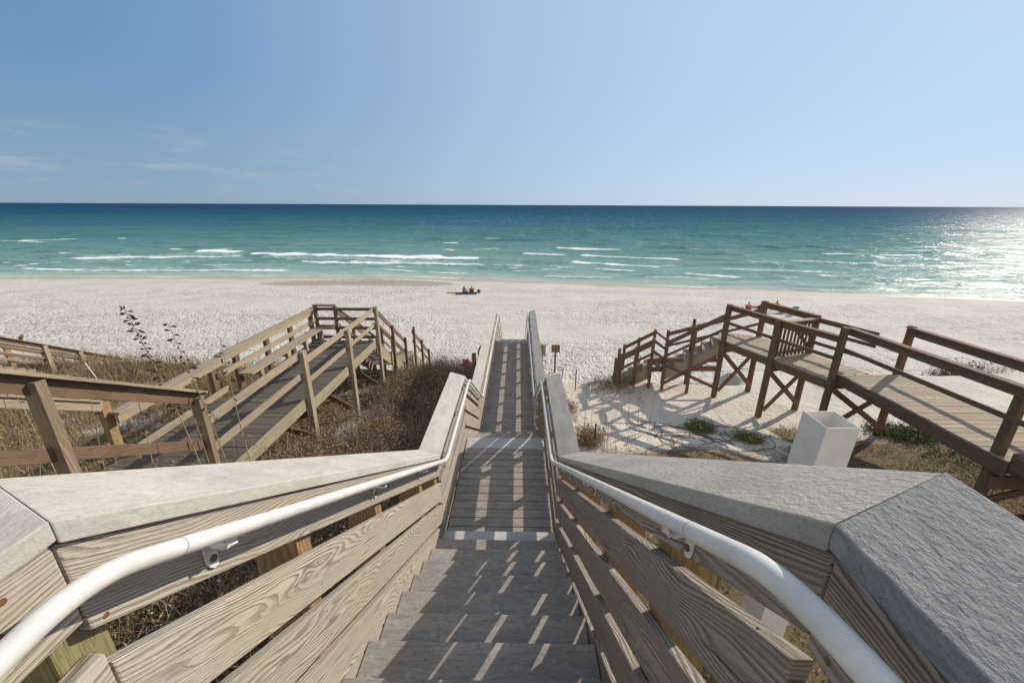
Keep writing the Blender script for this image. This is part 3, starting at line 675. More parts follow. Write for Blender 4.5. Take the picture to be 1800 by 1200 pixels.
# ------------------------------------------------------------------ left neighbour
LB = thing('left_boardwalk', (-5.2, 9.0, gz(-5.2, 9)), 'tan wooden boardwalk with dark deck and a bench, left of the main stairs', 'boardwalk')
XA, XB = -4.33, -6.12
planks('deck', XB-.06, XA-.02, 7.55, 11.85, -3.95, .135, .009, WD, LB, jit=.004)
planks('deck', XB-.06, XA-.02, 4.85, 7.5, -3.80, .135, .009, WD, LB, jit=.004)
for (a, b_, z) in ((7.62, 11.86, -3.94), (4.8, 7.45, -3.79)):
    m = MB(); m.board((XA, a, z-.10), (XA, b_, z-.10), (0, 0, 1), .24, .038); m.build('edge_beam', WY, LB, bevel=.004)
    m = MB(); m.board((XB-.08, a, z-.12), (XB-.08, b_, z-.12), (0, 0, 1), .22, .038); m.build('edge_beam', WB, LB, bevel=.004)
for y, zt in ((11.78, -2.90), (9.66, -2.98), (7.50, -2.76)): post(LB, XA+.065, y, zt, WT, .09, .14)
for y in (5.42, 7.6, 8.35, 9.5, 10.6, 11.78): post(LB, XB-.15, y, -3.03 if y > 6 else -2.86, WB if y > 6 else WO, .09, .14)
rail_run(LB, (XA, 7.55, -2.96), (XA, 11.84, -2.93), WT, .14, (.52,), midh=.10)
rail_run(LB, (XA, 4.98, -2.81), (XA, 7.50, -2.77), WT, .14, (.50,), midh=.12)
rail_run(LB, (XB, 7.7, -2.98), (XB, 11.80, -2.98), WT, .15, (.36,), cap=.17, side=(-1, 0, 0), midh=.12)
rail_run(LB, (XB, 5.42, -3.06), (XB, 7.75, -3.02), WT, .15, (.68,), cap=.17, side=(-1, 0, 0), midh=.12)
# far end barrier
for x in (-5.50, -6.1): post(LB, x, 11.80, -2.90, WB, .09, .09)
for z in (-2.96, -3.26, -3.55, -3.84):
    m = MB(); m.board((-6.1, 11.83, z-.04), (-4.34, 11.83, z-.04), (0, 0, 1), .09, .036); m.build('gate_rail', WB, LB, bevel=.003)
m = MB(); m.board((-6.15, 11.80, -2.88), (-5.5, 11.80, -2.88), (0, 1, 0), .16, .036); m.build('cap_board', WB, LB, bevel=.003)
m = MB(); m.board((-5.47, 11.86, -2.98), (-4.42, 11.86, -3.85), (0, 0, 1), .08, .03); m.build('gate_brace', WT, LB, bevel=.003)
# bench
bm_ = thing('__tmp', (0, 0, 0), '', ''); bpy.data.objects.remove(bm_)
m = MB()
for i in range(2): m.board((-5.95+i*.165, 8.0, -3.49), (-5.95+i*.165, 11.35, -3.47), (1, 0, 0), .155, .038)
seat = m.build('bench_seat', WT, LB, bevel=.004, label='long grey bench seat along the left railing')
m = MB()
for i in range(2): m.board((-5.95, 11.45+i*.165, -3.47), (-5.45, 11.45+i*.165, -3.47), (0, 1, 0), .155, .038)
m.build('bench_seat', WB, LB, bevel=.004)
for y in (8.3, 9.4, 10.3, 11.2):
    m = MB(); m.box(-5.80, -5.71, y, y+.09, -3.95, -3.51, 'z'); m.build('bench_leg', WT, LB, bevel=.004)
    m = MB(); m.board((-6.1, y-.02, -3.56), (-5.7, y-.02, -3.56), (0, 0, 1), .09, .036); m.build('bench_support', WT, LB)
# stairs up towards the viewer (rails only show) and the steps themselves
post(LB, XA+.02, 4.86, -2.46, WM, .14, .09); post(LB, XA+.02, 3.24, -1.50, WM, .14, .09)
rail_run(LB, (XA, 0.8, -.05), (XA, 4.98, -2.47), WB, .17, (.80,), cap=.15, capmat=WT, midh=.13)
rail_run(LB, (XB-.1, 0.8, -.15), (XB-.1, 5.35, -2.82), WT, .14, (), cap=.14, side=(-1, 0, 0))
flight(LB, (XB+.05, .9, -1.55), (0, 1, 0), 14, .165, .28, 1.75, (1, 0, 0), WD, WB)
# lower stairs down to the beach
flight(LB, (-5.5, 11.85, -3.95), (0, 1, 0), 10, .18, .27, 1.13, (1, 0, 0), WT, WY)
planks('landing_deck', -5.5, -4.37, 14.55, 15.9, -5.80, .135, .009, WT, LB)
flight(LB, (-5.5, 15.9, -5.80), (0, 1, 0), 12, .18, .27, 1.13, (1, 0, 0), WT, WY)
for x, sd_ in ((XA, 1), (-5.55, -1)):
    rail_run(LB, (x, 11.9, -2.96), (x, 14.65, -4.86), WB, .14, (.5,), midh=.09)
    rail_run(LB, (x, 15.85, -4.86), (x, 18.4, -6.65), WB, .14, (.5,), midh=.09)
    for y, z in ((13.2, -3.9), (14.6, -4.8), (15.9, -4.75), (17.1, -5.7), (18.35, -6.6)): post(LB, x+sd_*.06, y, z, WB, .09, .09)
# cross bracing under the deck
for y in (7.6, 9.7, 11.7):
    for (a, b_) in ((-4.45, -6.1), (-6.1, -4.45)):
        m = MB(); g = gz(a, y); m.board((a, y+.07, -4.25), (b_, y+.07, g+.25), (0, 0, 1), .13, .036); m.build('cross_brace', WR, LB)
    m = MB(); m.board((XB, y-.08, -4.12), (XA-.05, y-.08, -4.12), (0, 0, 1), .18, .036); m.build('floor_beam', WR, LB)

# far left stairs
FL = thing('far_left_stairway', (-17.6, 14, gz(-17.6, 14)), 'distant tan wooden beach stairs at the far left edge behind the dune grass', 'boardwalk')
def zf(y): return -4.2-.588*(y-12.4)
for x, sd_ in ((-17.0, 1), (-18.3, -1)):
    rail_run(FL, (x, 7.0, zf(7)), (x, 17.6, zf(17.6)), WB if sd_ > 0 else WT, .13, (.33, .58), cap=.13, capmat=WB, side=(sd_, 0, 0), midh=.09)
    for y in (10.2, 11.8, 13.45, 14.5, 16.0, 17.4): post(FL, x+sd_*.065, y, zf(y)-.02, WT if sd_ > 0 else WO, .09, .14)
flight(FL, (-18.25, 8.0, zf(8.0)-1.0), (0, 1, 0), 34, .165, .28, 1.2, (1, 0, 0), WT, WT)
for x in (-17.0, -18.3): post(FL, x, 18.6, -7.2, WT, .09, .12)
m = MB(); m.board((-18.3, 18.6, -7.3), (-17, 17.6, -7.25), (0, 0, 1), .09, .036); m.build('rail_board', WT, FL)

# ------------------------------------------------------------------ right neighbour
RB = thing('right_boardwalk', (8.0, 9.5, gz(8, 9.5)), 'brown wooden boardwalk with pale deck on cross-braced posts, right of the main stairs', 'boardwalk')
Q0 = Vector((6.42, 12.0, 0)); Q1 = Vector((7.50, 9.05, 0)); e = (Q1-Q0).normalized(); nn = Vector((-e.y, e.x, 0)); W = 1.36
Lq = (Q1-Q0).length
m = MB(); t = 0
while t < Lq:
    c = Q0+e*(t+.068); c.z = -3.965+random.uniform(-.004, .004); m.board(c-nn*.02, c+nn*(W+.02), e, .135, .034); t += .144
m.build('deck', WP, RB, bevel=.003)
planks('deck', 7.63, 9.10, 5.5, 9.05, -3.75, .135, .009, WP, RB, jit=.004)
def U(p, z): return Vector((p[0], p[1], z))
Qf0 = Q0+nn*W; Qf1 = Q1+nn*W; Qm = Q0+e*1.62; Qfm = Qm+nn*W
for a, b_ in ((Q0, Q1), (Qf0, Qf1)):
    m = MB(); m.board(U(a, -4.08), U(b_, -4.08), (0, 0, 1), .22, .038); m.build('edge_beam', WB, RB, bevel=.004)
for x in (7.61, 9.12):
    m = MB(); m.board((x, 5.45, -3.88), (x, 9.1, -3.88), (0, 0, 1), .24, .038); m.build('edge_beam', WB, RB, bevel=.004)
ang = math.atan2(nn.y, nn.x)
P_ = []
for (p, zt, mt) in ((Q0-nn*.06, -2.80, WB), (Qm-nn*.06, -2.86, WB), (Vector((7.50, 9.0, 0)), -2.62, WB), (Vector((7.72, 5.72, 0)), -2.60, WB)):
    post(RB, p.x, p.y, zt, mt, .10, .14, rot=ang if p.x < 7.4 else 0)
for (p, zt) in ((Qf0+nn*.03, -2.80), (Qfm+nn*.03, -2.84), (Vector((9.15, 9.15, 0)), -2.62), (Vector((9.2, 5.7, 0)), -2.62)):
    post(RB, p.x, p.y, zt, WR, .10, .14, rot=ang if p.y > 9.5 else 0)
rail_run(RB, U(Q0, -2.86), U(Q0+e*1.62, -2.88), WB, .13, (.52,), cap=.14, side=-nn, midh=.09)
rail_run(RB, U(Q0+e*1.66, -2.88), U(Q1, -2.88), WB, .13, (.52,), cap=.14, side=-nn, midh=.09)
rail_run(RB, U(Qf0, -2.86), U(Qfm, -2.88), WB, .14, (.55,), cap=.14, side=nn, midh=.09)
rail_run(RB, U(Qfm, -2.90), U(Qf1, -2.90), WB, .13, (.35, .70), side=nn, midh=.09)
rail_run(RB, (7.66, 9.1, -2.68), (7.66, 3.2, -2.55), WB, .14, (.50,), cap=.15, side=(1, 0, 0), midh=.09)
rail_run(RB, (9.10, 9.2, -2.68), (9.10, 2.6, -2.62), WB, .15, (.50,), cap=.15, side=(1, 0, 0), midh=.09)
# pale board on top of one rail length
# picket gate
ga = Qm+e*.02; gb = Qfm+e*.02
for z, h in ((-3.02, .09), (-3.80, .08)):
    m = MB(); m.board(U(ga, z), U(gb, z), (0, 0, 1), h, .036); m.build('gate_rail', WB, RB, bevel=.003)
m = MB(); m.board(U(ga, -2.93), U(gb, -2.93), tuple(e), .14, .036); m.build('gate_cap', WP, RB, bevel=.003)
for k in range(9):
    p = ga+(gb-ga)*((k+.6)/9.4); m = MB(); m.board(U(p, -3.92), U(p, -2.97), tuple(nn), .055, .036); m.build('gate_picket', WR if k % 2 else WB, RB, bevel=.003)
m = MB(); m.board(U(ga+(gb-ga)*.35-e*.04, -3.0), U(gb-e*.04, -3.8), (0, 0, 1), .09, .036); m.build('gate_brace', WB, RB, bevel=.003)
# bracing
for (a, b_) in ((Q0, Qf0), (Qm, Qfm), (Vector((7.55, 9.0, 0)), Vector((9.1, 9.15, 0))), (Vector((7.72, 5.78, 0)), Vector((9.2, 5.75, 0)))):
    zt = -4.35 if a.y > 9.5 else -4.15
    for (p, q) in ((a, b_), (b_, a)):
        g = gz(q.x, q.y)+(.25 if a.y > 6 else .1); off = Vector((0, -.06 if p is a else -.10, 0))
        m = MB(); m.board(U(p, zt)+off, U(q, g)+off, (0, 0, 1), .13, .036); m.build('cross_brace', WR, RB, bevel=.003)
    m = MB(); m.board(U(a, zt+.1)+Vector((0, -.02, 0)), U(b_, zt+.1)+Vector((0, -.02, 0)), (0, 0, 1), .19, .038); m.build('floor_beam', WR, RB, bevel=.003)
# step up nearer the viewer
m = MB(); m.box(7.64, 9.08, 5.36, 5.48, -3.93, -3.58, 'x'); m.build('riser', WB, RB, bevel=.004)
planks('deck', 7.63, 9.10, 3.2, 5.34, -3.58, .135, .009, WP, RB, jit=.004)
for x in (7.61, 9.12):
    m = MB(); m.board((x, 3.1, -3.72), (x, 5.42, -3.72), (0, 0, 1), .24, .038); m.build('edge_beam', WB, RB, bevel=.004)
m = MB(); m.box(7.66, 9.08, 5.60, 5.64, -4.35, -4.10, 'x'); m.build('floor_beam', WR, RB, bevel=.004)
# right stairs going down to the left
d = Vector((-math.cos(R(20)), math.sin(R(20)), 0)); wd = Vector((math.sin(R(20)), math.cos(R(20)), 0)); wd = Vector((wd.x, wd.y, 0))
S0 = Vector((6.36, 12.02, 0))
flight(RB, U(S0, -3.95), d, 6, .18, .257, .95, wd, WT, WT)
m = MB(); 
for k in range(7): m.board(U(S0-d*(.02+k*.144), -3.97)+wd*.02*k*0, U(S0-d*(.02+k*.144)+wd*max(.2, .95-.0*k), -3.97), tuple(d), .135, .034)
m.build('deck', WP, RB)
Lz = -3.95-6*.18
c = S0+d*1.56; m = MB()
for k in range(3): m.board(U(c+d*(k*.14+.06), Lz-.02), U(c+d*(k*.14+.06)+wd*.95, Lz-.02), tuple(d), .132, .036)
m.build('landing_deck', WP, RB)
flight(RB, U(S0+d*2.0, Lz), d, 5, .18, .257, .95, wd, WT, WT)
for s_, mt in ((-.04, WB), (.99, WR)):
    b0 = S0+wd*s_
    if s_ < 0: rail_run(RB, U(b0, -3.07), U(b0+d*1.55, -4.15), mt, .13, (.5,), side=wd, midh=.08)
    else: rail_run(RB, U(Qf0+nn*.0, -3.02), U(b0+d*1.55, -4.15), mt, .13, (.5,), side=wd, midh=.08)
    rail_run(RB, U(b0+d*2.0, -4.15), U(b0+d*2.98, -4.84), mt, .12, (.5,), side=wd, midh=.08)
    for a in (.20, .55, .95):
        m = MB(); m.board(U(b0+d*1.98, -4.13-a+.15), U(b0+d*1.57, -4.40-a+.15), (0, 0, 1), .07, .036); m.build('rail_board', mt, RB)
    for t, z in ((.80, -3.60), (1.57, -4.08), (2.0, -4.10), (2.5, -4.46), (2.98, -4.78), (3.14, -4.95)):
        p = b0+d*t; post(RB, p.x, p.y, z, mt, .10, .09, rot=-R(20))
for t in (.8, 1.6, 2.4):
    p0 = S0+d*t; p1 = p0+wd*.95; zt = -4.35-.3*t
    m = MB(); m.board(U(p0, zt-.15), U(p1, zt-.15), (0, 0, 1), .2, .036); m.build('floor_beam', WR, RB)
m = MB(); m.board(U(S0+d*.1, -4.5), U(S0+d*1.6, -5.7), (0, 0, 1), .10, .036); m.build('cross_brace', WR, RB)
m = MB(); m.board(U(S0+d*.0, -5.55), U(S0+d*1.55, -5.0), (0, 0, 1), .10, .036); m.build('cross_brace', WR, RB)
for z in (-4.95, -5.25):
    m = MB(); m.board(U(S0+d*.05+Vector((0, .03, 0)), z+.35), U(S0+d*2.1+Vector((0, .03, 0)), z), (0, 0, 1), .17, .036); m.build('side_beam', WR, RB)

# ------------------------------------------------------------------ white square vinyl post sleeve
def sleeve():
    x0, x1, y0, y1, zt, t = 2.66, 2.95, 3.10, 3.41, -1.80, .008
    zb_ = gz(2.8, 3.2)-.1
    V = []; F = []
    # lean slightly
    for z, k in ((zb_, 1), (zt, 0)):
        sh = (zt-z)*-.05
        for (a, b_) in ((x0, y0), (x1, y0), (x1, y1), (x0, y1)): V.append((a+sh, b_, z))
        for (a, b_) in ((x0+t, y0+t), (x1-t, y0+t), (x1-t, y1-t), (x0+t, y1-t)): V.append((a+sh, b_, z))
    for i in range(4):
        j = (i+1) % 4; F += [(i, j, 8+j, 8+i), (4+j, 4+i, 12+i, 12+j), (8+i, 8+j, 12+j, 12+i)]
    V = [Vector(v)-Vector((2.8, 3.25, zb_)) for v in V]
    me = bpy.data.meshes.new('square_post_sleeve'); me.from_pydata(V, [], F); me.materials.append(VINYL)
    o = bpy.data.objects.new('square_post_sleeve', me); col.objects.link(o); o.location = (2.8, 3.25, zb_)
    b_ = o.modifiers.new('b', 'BEVEL'); b_.width = .004; b_.segments = 2
    tag(o, 'tall white hollow square vinyl sleeve standing outside the right railing', 'post')
sleeve()

# ------------------------------------------------------------------ vegetation builders
def leafmat(name, c, v=.5):
    m, nt, b = newmat(name); geo = N(nt, 'ShaderNodeNewGeometry')
    n = noise(nt, geo.outputs['Position'], 3.0, 4, .7); n2 = noise(nt, geo.outputs['Position'], 40, 2, .6)
    c_ = mix(nt, mapr(nt, n, .3, .7), c, tuple(x*v for x in c)); c_ = mix(nt, mapr(nt, n2, .45, .7), c_, tuple(min(1, x*1.6) for x in c))
    nt.links.new(c_, b.inputs['Base Color']); b.inputs['Roughness'].default_value = .75; b.inputs['Specular IOR Level'].default_value = .15
    return m
V_BR = leafmat('dead_leaf_brown', (.25, .16, .105)); V_TN = leafmat('dry_straw', (.36, .27, .15)); V_GR = leafmat('muted_green', (.12, .13, .045))
V_LG = leafmat('fresh_green', (.12, .18, .045)); V_DK = leafmat('dark_twig', (.09, .062, .045)); V_GY = leafmat('grey_stem', (.30, .25, .20))
VM = [V_BR, V_TN, V_GR, V_LG, V_DK, V_GY]

def stems(px, py, h, lean=.35, wid=.006, curl=.5, mi=None, leaves=8, leaf=.03, leafmi=(0, 0, 1, 2), leaf_lo=.15, droop=0):
    """returns V,F,MI of bent tapering stems with leaf quads"""
    n = len(px); pz = ground_z(px, py)-.03
    az = rng.uniform(0, 2*np.pi, n); ln = rng.uniform(0, lean, n)*h
    dx, dy = np.cos(az)*ln, np.sin(az)*ln
    cx, cy = rng.normal(0, curl*.12, n)*h, rng.normal(0, curl*.12, n)*h
    P = []
    for t in (0, .4, .75, 1.0):
        k = t*t
        P.append(np.stack([px+dx*k+cx*np.sin(t*3), py+dy*k+cy*np.sin(t*3), pz+h*(t-droop*t**3)], -1))
    wa = rng.uniform(0, np.pi, n); wdv = np.stack([np.cos(wa), np.sin(wa), np.zeros(n)], -1)
    V = []; 
    for t, p in zip((1, .8, .5, .12), P):
        V += [p-wdv*wid*t/2, p+wdv*wid*t/2]
    V = np.stack(V, 1).reshape(-1, 3)
    b = (np.arange(n)*8)[:, None]
    F = np.concatenate([b+np.array([[2*i, 2*i+1, 2*i+3, 2*i+2]]) for i in range(3)], 1).reshape(-1, 4)
    MI = np.repeat(mi if mi is not None else rng.choice([4, 5, 1, 0], n), 3)
    if leaves:
        m = n*leaves; t = rng.uniform(leaf_lo, 1.0, m); s_ = np.repeat(np.arange(n), leaves)
        k = t*t; hh = h[s_] if hasattr(h, '__len__') else np.full(m, h)
        C = np.stack([px[s_]+dx[s_]*k+cx[s_]*np.sin(t*3), py[s_]+dy[s_]*k+cy[s_]*np.sin(t*3), pz[s_]+hh*(t-droop*t**3)], -1)
        C = C+rng.normal(0, .035, (m, 3))
        a = rng.normal(0, 1, (m, 3)); a /= np.linalg.norm(a, axis=1)[:, None]
        c_ = rng.normal(0, 1, (m, 3)); c_ = np.cross(a, c_); c_ /= np.linalg.norm(c_, axis=1)[:, None]+1e-9
        sz = (leaf*rng.uniform(.5, 1.3, m))[:, None]
        LV = np.stack([C-a*sz, C+c_*sz*.35, C+a*sz, C-c_*sz*.35], 1).reshape(-1, 3)
        LF = np.arange(m*4).reshape(m, 4)+len(V)
        V = np.concatenate([V, LV]); F = np.concatenate([F, LF]); MI = np.concatenate([MI, rng.choice(list(leafmi), m)])
    return V, F, MI
def veg(name, parts, label, cat=None, kind=None, parent=None, origin=None):
    V = []; F = []; MI = []; o_ = 0
    for v, f, mi in parts: V.append(v); F.append(f+o_); MI.append(mi); o_ += len(v)
    V = np.concatenate(V)
    if origin is not None: V = V-np.array(origin)
    ob = raw_mesh(name, V, np.concatenate(F), VM, mi=np.concatenate(MI))
    if origin is not None: ob.location = origin
    return tag(ob, label, cat, kind=kind)
def scatter(n, x0, x1, y0, y1, dens):
    x = rng.uniform(x0, x1, n); y = rng.uniform(y0, y1, n); k = rng.uniform(0, 1, n) < dens(x, y); return x[k], y[k]

# thicket between the left boardwalk and the main stairs
def dthick(x, y):
    d = np.clip(.75+.9*fbm(x*1.1, y*1.1, 3, 5), .05, 1)
    gap = np.clip(1.1-((x+4.05)/.42)**2-((y-9.3)/1.6)**2, 0, 1)
    return np.clip(d-gap*1.3, 0, 1)*np.clip((14.3-y)/.8, 0, 1)
x, y = scatter(26000, -4.35, -1.0, 3.0, 14.2, dthick)
hh = (.68+.42*fbm(x*1.1, y*1.1, 3, 19)+.16*rng.normal(0, 1, len(x)))*np.clip((15.2-y)/2, .5, 1)*np.where(x < -3.9, .7, 1)
hh = np.clip(hh, .2, 1.35)
veg('dune_thicket', [stems(x, y, hh, .55, .007, 1.0, mi=rng.choice([5, 5, 0, 1, 4, 0], len(x)), leaves=7, leaf=.022, leafmi=(0, 0, 0, 5, 4, 1, 1))], 'dense brown leafless dune scrub between the boardwalks', kind='stuff')
x, y = scatter(900, -4.2, -1.1, 3.2, 13.5, lambda x, y: np.clip(fbm(x*1.6, y*1.6, 2, 77)*3-.6, 0, 1)); 
veg('green_scrub_shoots', [stems(x, y, rng.uniform(.5, .85, len(x)), .4, .006, .6, leaves=16, leaf=.024, leafmi=(2, 2, 3), leaf_lo=.5)], 'small green shoots growing among the brown scrub', kind='stuff')
# long dry grass beneath the left railing
x, y = scatter(5200, -4.3, -1.05, -1.2, 3.4, lambda x, y: np.full(len(x), 1.0))
veg('dry_grass', [stems(x, y, rng.uniform(.4, 1.1, len(x)), 1.0, .009, 1.2, mi=rng.choice([1, 1, 5, 0, 2, 4], len(x)), leaves=3, leaf=.03, leafmi=(0, 1, 4), droop=.35)], 'long tangled dry grass below the left railing', kind='stuff')
# left dune grasses
def dl(x, y): return np.clip(.65+.9*fbm(x*.5, y*.5, 4, 42), .04, 1)*np.clip((15.6-y)/1.2, 0, 1)
x, y = scatter(36000, -21, -6.35, 2.0, 15.5, dl)
hh = np.clip(.40+.22*fbm(x*.6, y*.6, 3, 8)+.12*rng.normal(0, 1, len(x)), .1, .95)
veg('dune_grass', [stems(x, y, hh, .7, .011, .9, mi=rng.choice([1, 1, 5, 0, 0, 2], len(x)), leaves=3, leaf=.024, leafmi=(0, 0, 1, 1, 0, 4, 5, 2))], 'low tan and green dune grass beyond the left boardwalk', kind='stuff')
x, y = scatter(2600, -6.2, -4.3, 2.0, 13.5, lambda x, y: np.full(len(x), .6))
veg('shaded_scrub', [stems(x, y, rng.uniform(.15, .5, len(x)), .6, .007, .8, leaves=7, leaf=.03, leafmi=(0, 4, 0, 1))], 'scrub growing under the left boardwalk', kind='stuff')
# right ground cover
x, y = scatter(26000, .75, 17, -1.5, 10.2, lambda x, y: np.clip(cover_amount(x, y)*1.0, 0, 1)*np.clip(.55+1.1*fbm(x*.8, y*.8, 3, 64), .03, 1))
veg('ground_cover', [stems(x, y, rng.uniform(.03, .16, len(x)), 1.4, .006, 1.4, mi=rng.choice([0, 1, 0, 4, 5], len(x)), leaves=5, leaf=.026, leafmi=(0, 0, 1, 1, 2, 5))], 'low brown and green ground cover right of the stairs', kind='stuff')
x, y = scatter(6500, .8, 16, -1, 10, lambda x, y: np.clip(fbm(x*1.3, y*1.3, 3, 101)*3.5-.9, 0, 1)*np.clip(cover_amount(x, y)+.1, 0, 1))
veg('green_ground_leaves', [stems(x, y, rng.uniform(.06, .2, len(x)), .9, .006, 1, leaves=9, leaf=.034, leafmi=(3, 3, 2), leaf_lo=.4)], 'bright green weeds dotted through the ground cover', kind='stuff')

# creeping vines on the sand
vm = MB(); 
for k in range(26):
    x, y = random.uniform(3.2, 6.8), random.uniform(7.9, 9.6); a = random.uniform(.2, 2.9); pts = []
    L_ = random.randint(10, 26)
    for i in range(L_):
        pts.append((x, y, gz(x, y)+.012+.05*float(fbm(np.array(x*.8), np.array(y*.8), 4, 3)))); a += random.gauss(0, .28); x += .09*math.cos(a); y += .09*math.sin(a)
    vm.tube(pts, .009, 5, .004)
o = vm.build('creeping_vines', V_DK); tag(o, 'dark creeping vine runners crossing the shaded sand', kind='stuff')
vm = MB()
for (x, y, a, L_) in ((2.3, 8.4, .6, 14), (2.5, 8.2, .9, 16), (3.0, 8.0, .5, 12), (2.2, 8.8, 1.2, 9), (3.6, 8.3, .4, 12)):
    pts = []
    for i in range(L_):
        pts.append((x, y, gz(x, y)+.015+.05*float(fbm(np.array(x*.8), np.array(y*.8), 4, 3)))); a += random.gauss(0, .12); x += .08*math.cos(a); y += .08*math.sin(a)
    vm.tube(pts, .014, 5, .007)
o = vm.build('sunlit_runners', V_TN); tag(o, 'straw coloured runners on the sunlit sand by the stake', kind='stuff')

def plant(name, x, y, n, spread, h, label, cat, group=None, **k):
    px = x+rng.normal(0, spread, n); py = y+rng.normal(0, spread, n)
    o = veg(name, [stems(px, py, rng.uniform(h*.5, h, n), **k)], label, cat, origin=(x, y, gz(x, y)))
    if group: o['group'] = group
    return o
plant('green_bush', 4.80, 9.42, 260, .17, .26, 'rounded bright green bush in the middle of the shaded sand', 'bush', lean=.7, leaves=16, leaf=.028, leafmi=(3, 3, 2, 2, 1))
plant('green_bush', 5.62, 8.66, 200, .15, .22, 'small green bush on the sand nearest the white sleeve', 'bush', lean=.7, leaves=14, leaf=.028, leafmi=(3, 3, 2, 2, 1))
plant('green_bush', 9.75, 9.1, 420, .35, .26, 'wide green clump under the pale deck of the right boardwalk', 'bush', lean=.8, leaves=14, leaf=.032, leafmi=(3, 2, 2))
plant('grass_tuft', 1.72, 8.35, 420, .17, .75, 'tan grass tuft beside the landing of the main stairs', 'grass tuft', lean=.9, leaves=3, leaf=.03, leafmi=(1, 1, 0), wid=.008, mi=rng.choice([1, 1, 5, 0], 420), droop=.3)
plant('grass_tuft', 1.45, 10.6, 240, .16, .6, 'tan grass tuft against the posts of the lower walkway', 'grass tuft', lean=.9, leaves=3, leaf=.03, leafmi=(1, 1, 0), wid=.008, mi=rng.choice([1, 1, 5, 0], 240), droop=.3)
plant('grass_tuft', 3.3, 12.75, 300, .42, .42, 'tan and brown grass at the foot of the right stairs', 'grass tuft', lean=.8, leaves=8, leaf=.03, leafmi=(0, 1, 1, 2))
plant('dark_shrub', 17.4, 15.4, 260, .40, .85, 'dark green shrub on the sand beyond the right boardwalk', 'shrub', lean=.6, leaves=16, leaf=.04, leafmi=(2, 2, 4, 0))
plant('grass_tuft', 18.8, 15.2, 200, .5, .5, 'pale grass tuft right of the dark shrub', 'grass tuft', lean=.6, leaves=4, leaf=.03, leafmi=(1, 2, 1), mi=rng.choice([1, 2], 200))
plant('grass_tuft', 11.2, 13.4, 240, .5, .4, 'thin grass tuft seen between the right boardwalk posts', 'grass tuft', lean=.6, leaves=4, leaf=.03, leafmi=(1, 2, 1), mi=rng.choice([1, 2, 0], 240))
x, y = scatter(60, 1.5, 3.4, 7.4, 9.4, lambda x, y: np.ones(len(x)))
veg('thin_reeds', [stems(x, y, rng.uniform(.7, 1.9, len(x)), .12, .006, .4, mi=rng.choice([0, 5, 4], len(x)), leaves=2, leaf=.02, leafmi=(0, 4), leaf_lo=.8)], 'sparse thin dry reeds standing on the sand right of the stairs', kind='stuff')
x, y = scatter(420, -7.6, -4.4, 3.6, 5.6, lambda x, y: np.ones(len(x)))
veg('tall_dry_stalks', [stems(x, y, rng.uniform(.7, 1.6, len(x)), .5, .007, .8, mi=rng.choice([1, 5, 0], len(x)), leaves=3, leaf=.028, leafmi=(0, 1))], 'dry stalks growing through the left stair railing', kind='stuff')

# sea oats with seed heads
def sea_oat(base, tip, bend, seeds, label):
    base = Vector(base); tip = Vector(tip); r_ = thing('sea_oat', tuple(base), label, 'sea oats', 'sea oats by the left railing')
    def at(t): return base.lerp(tip, t)+Vector(bend)*math.sin(t*math.pi)
    m = MB(); m.tube([at(i/14) for i in range(15)], .011, 6, .003); m.build('stalk', V_TN, r_)
    for i in range(seeds):
        t = 1-.42*(i/seeds)**1.1; c = at(t); s_ = 1 if i % 2 else -1
        a = Vector((s_*random.uniform(.3, 1), random.uniform(-.4, .4), random.uniform(-.5, .25))).normalized(); L_ = random.uniform(.045, .075)*(1.0 if i % 3 else .8)
        st = c; b_ = a.cross(Vector((0, 1, .1))).normalized()*L_*.28; d_ = a.cross(b_).normalized()*.008; o_ = a*.02*random.uniform(.5, 2.2)
        q = [st, st+o_+a*L_*.4+b_, st+o_+a*L_, st+o_+a*L_*.4-b_, st+o_+a*L_*.5+d_, st+o_+a*L_*.5-d_]; F = []
        for (u_, v_) in ((0, 1), (1, 2), (2, 3), (3, 0)): F += [(u_, v_, 4), (v_, u_, 5)]
        me = bpy.data.meshes.new('seed_head'); me.from_pydata([v-base for v in q], [], F); me.materials.append(V_DK)
        o = bpy.data.objects.new('seed_head', me); col.objects.link(o); o.parent = r_
    # leaves
    for i in range(5):
        t = .08+.09*i; p = at(t); a = Vector((random.uniform(-1, 1), random.uniform(-.6, .6), .9)).normalized(); pts = [p+a*.45*s_+Vector((0, 0, -.3*s_*s_)) for s_ in (0, .25, .5, .75, 1)]
        m = MB(); m.tube(pts, .006, 4, .001); m.build('leaf_blade', V_TN, r_)
gy = lambda x, y: gz(x, y)-.05
sea_oat((-4.15, 4.55, gy(-4.15, 4.55)), (-4.66, 4.6, -1.16), (.10, 0, 0), 58, 'tallest sea oat stalk with heavy drooping seed head')
sea_oat((-4.05, 4.85, gy(-4.05, 4.85)), (-4.36, 4.8, -1.42), (.06, 0, 0), 22, 'shorter upright sea oat right of the tallest stalk')
sea_oat((-4.0, 5.2, gy(-4, 5.2)), (-4.10, 5.25, -1.75), (-.03, 0, 0), 9, 'thin sea oat with few seeds, rightmost of the three')

for (bx, tx, tz, lb) in ((-5.9, -6.15, -2.0, 'bare dry stalk leaning left in front of the big left post'), (-5.35, -5.2, -2.2, 'bare stalk crossing the left stair railing midway'), (-4.75, -4.62, -2.15, 'bare pale stalk just left of the short end post'), (-3.9, -4.0, -2.4, 'bare stalk against the dark deck right of the end post')):
    sea_oat((bx, 4.3, gy(bx, 4.3)), (tx, 4.4, tz), (random.uniform(-.22, .22), 0, 0), 3, lb)
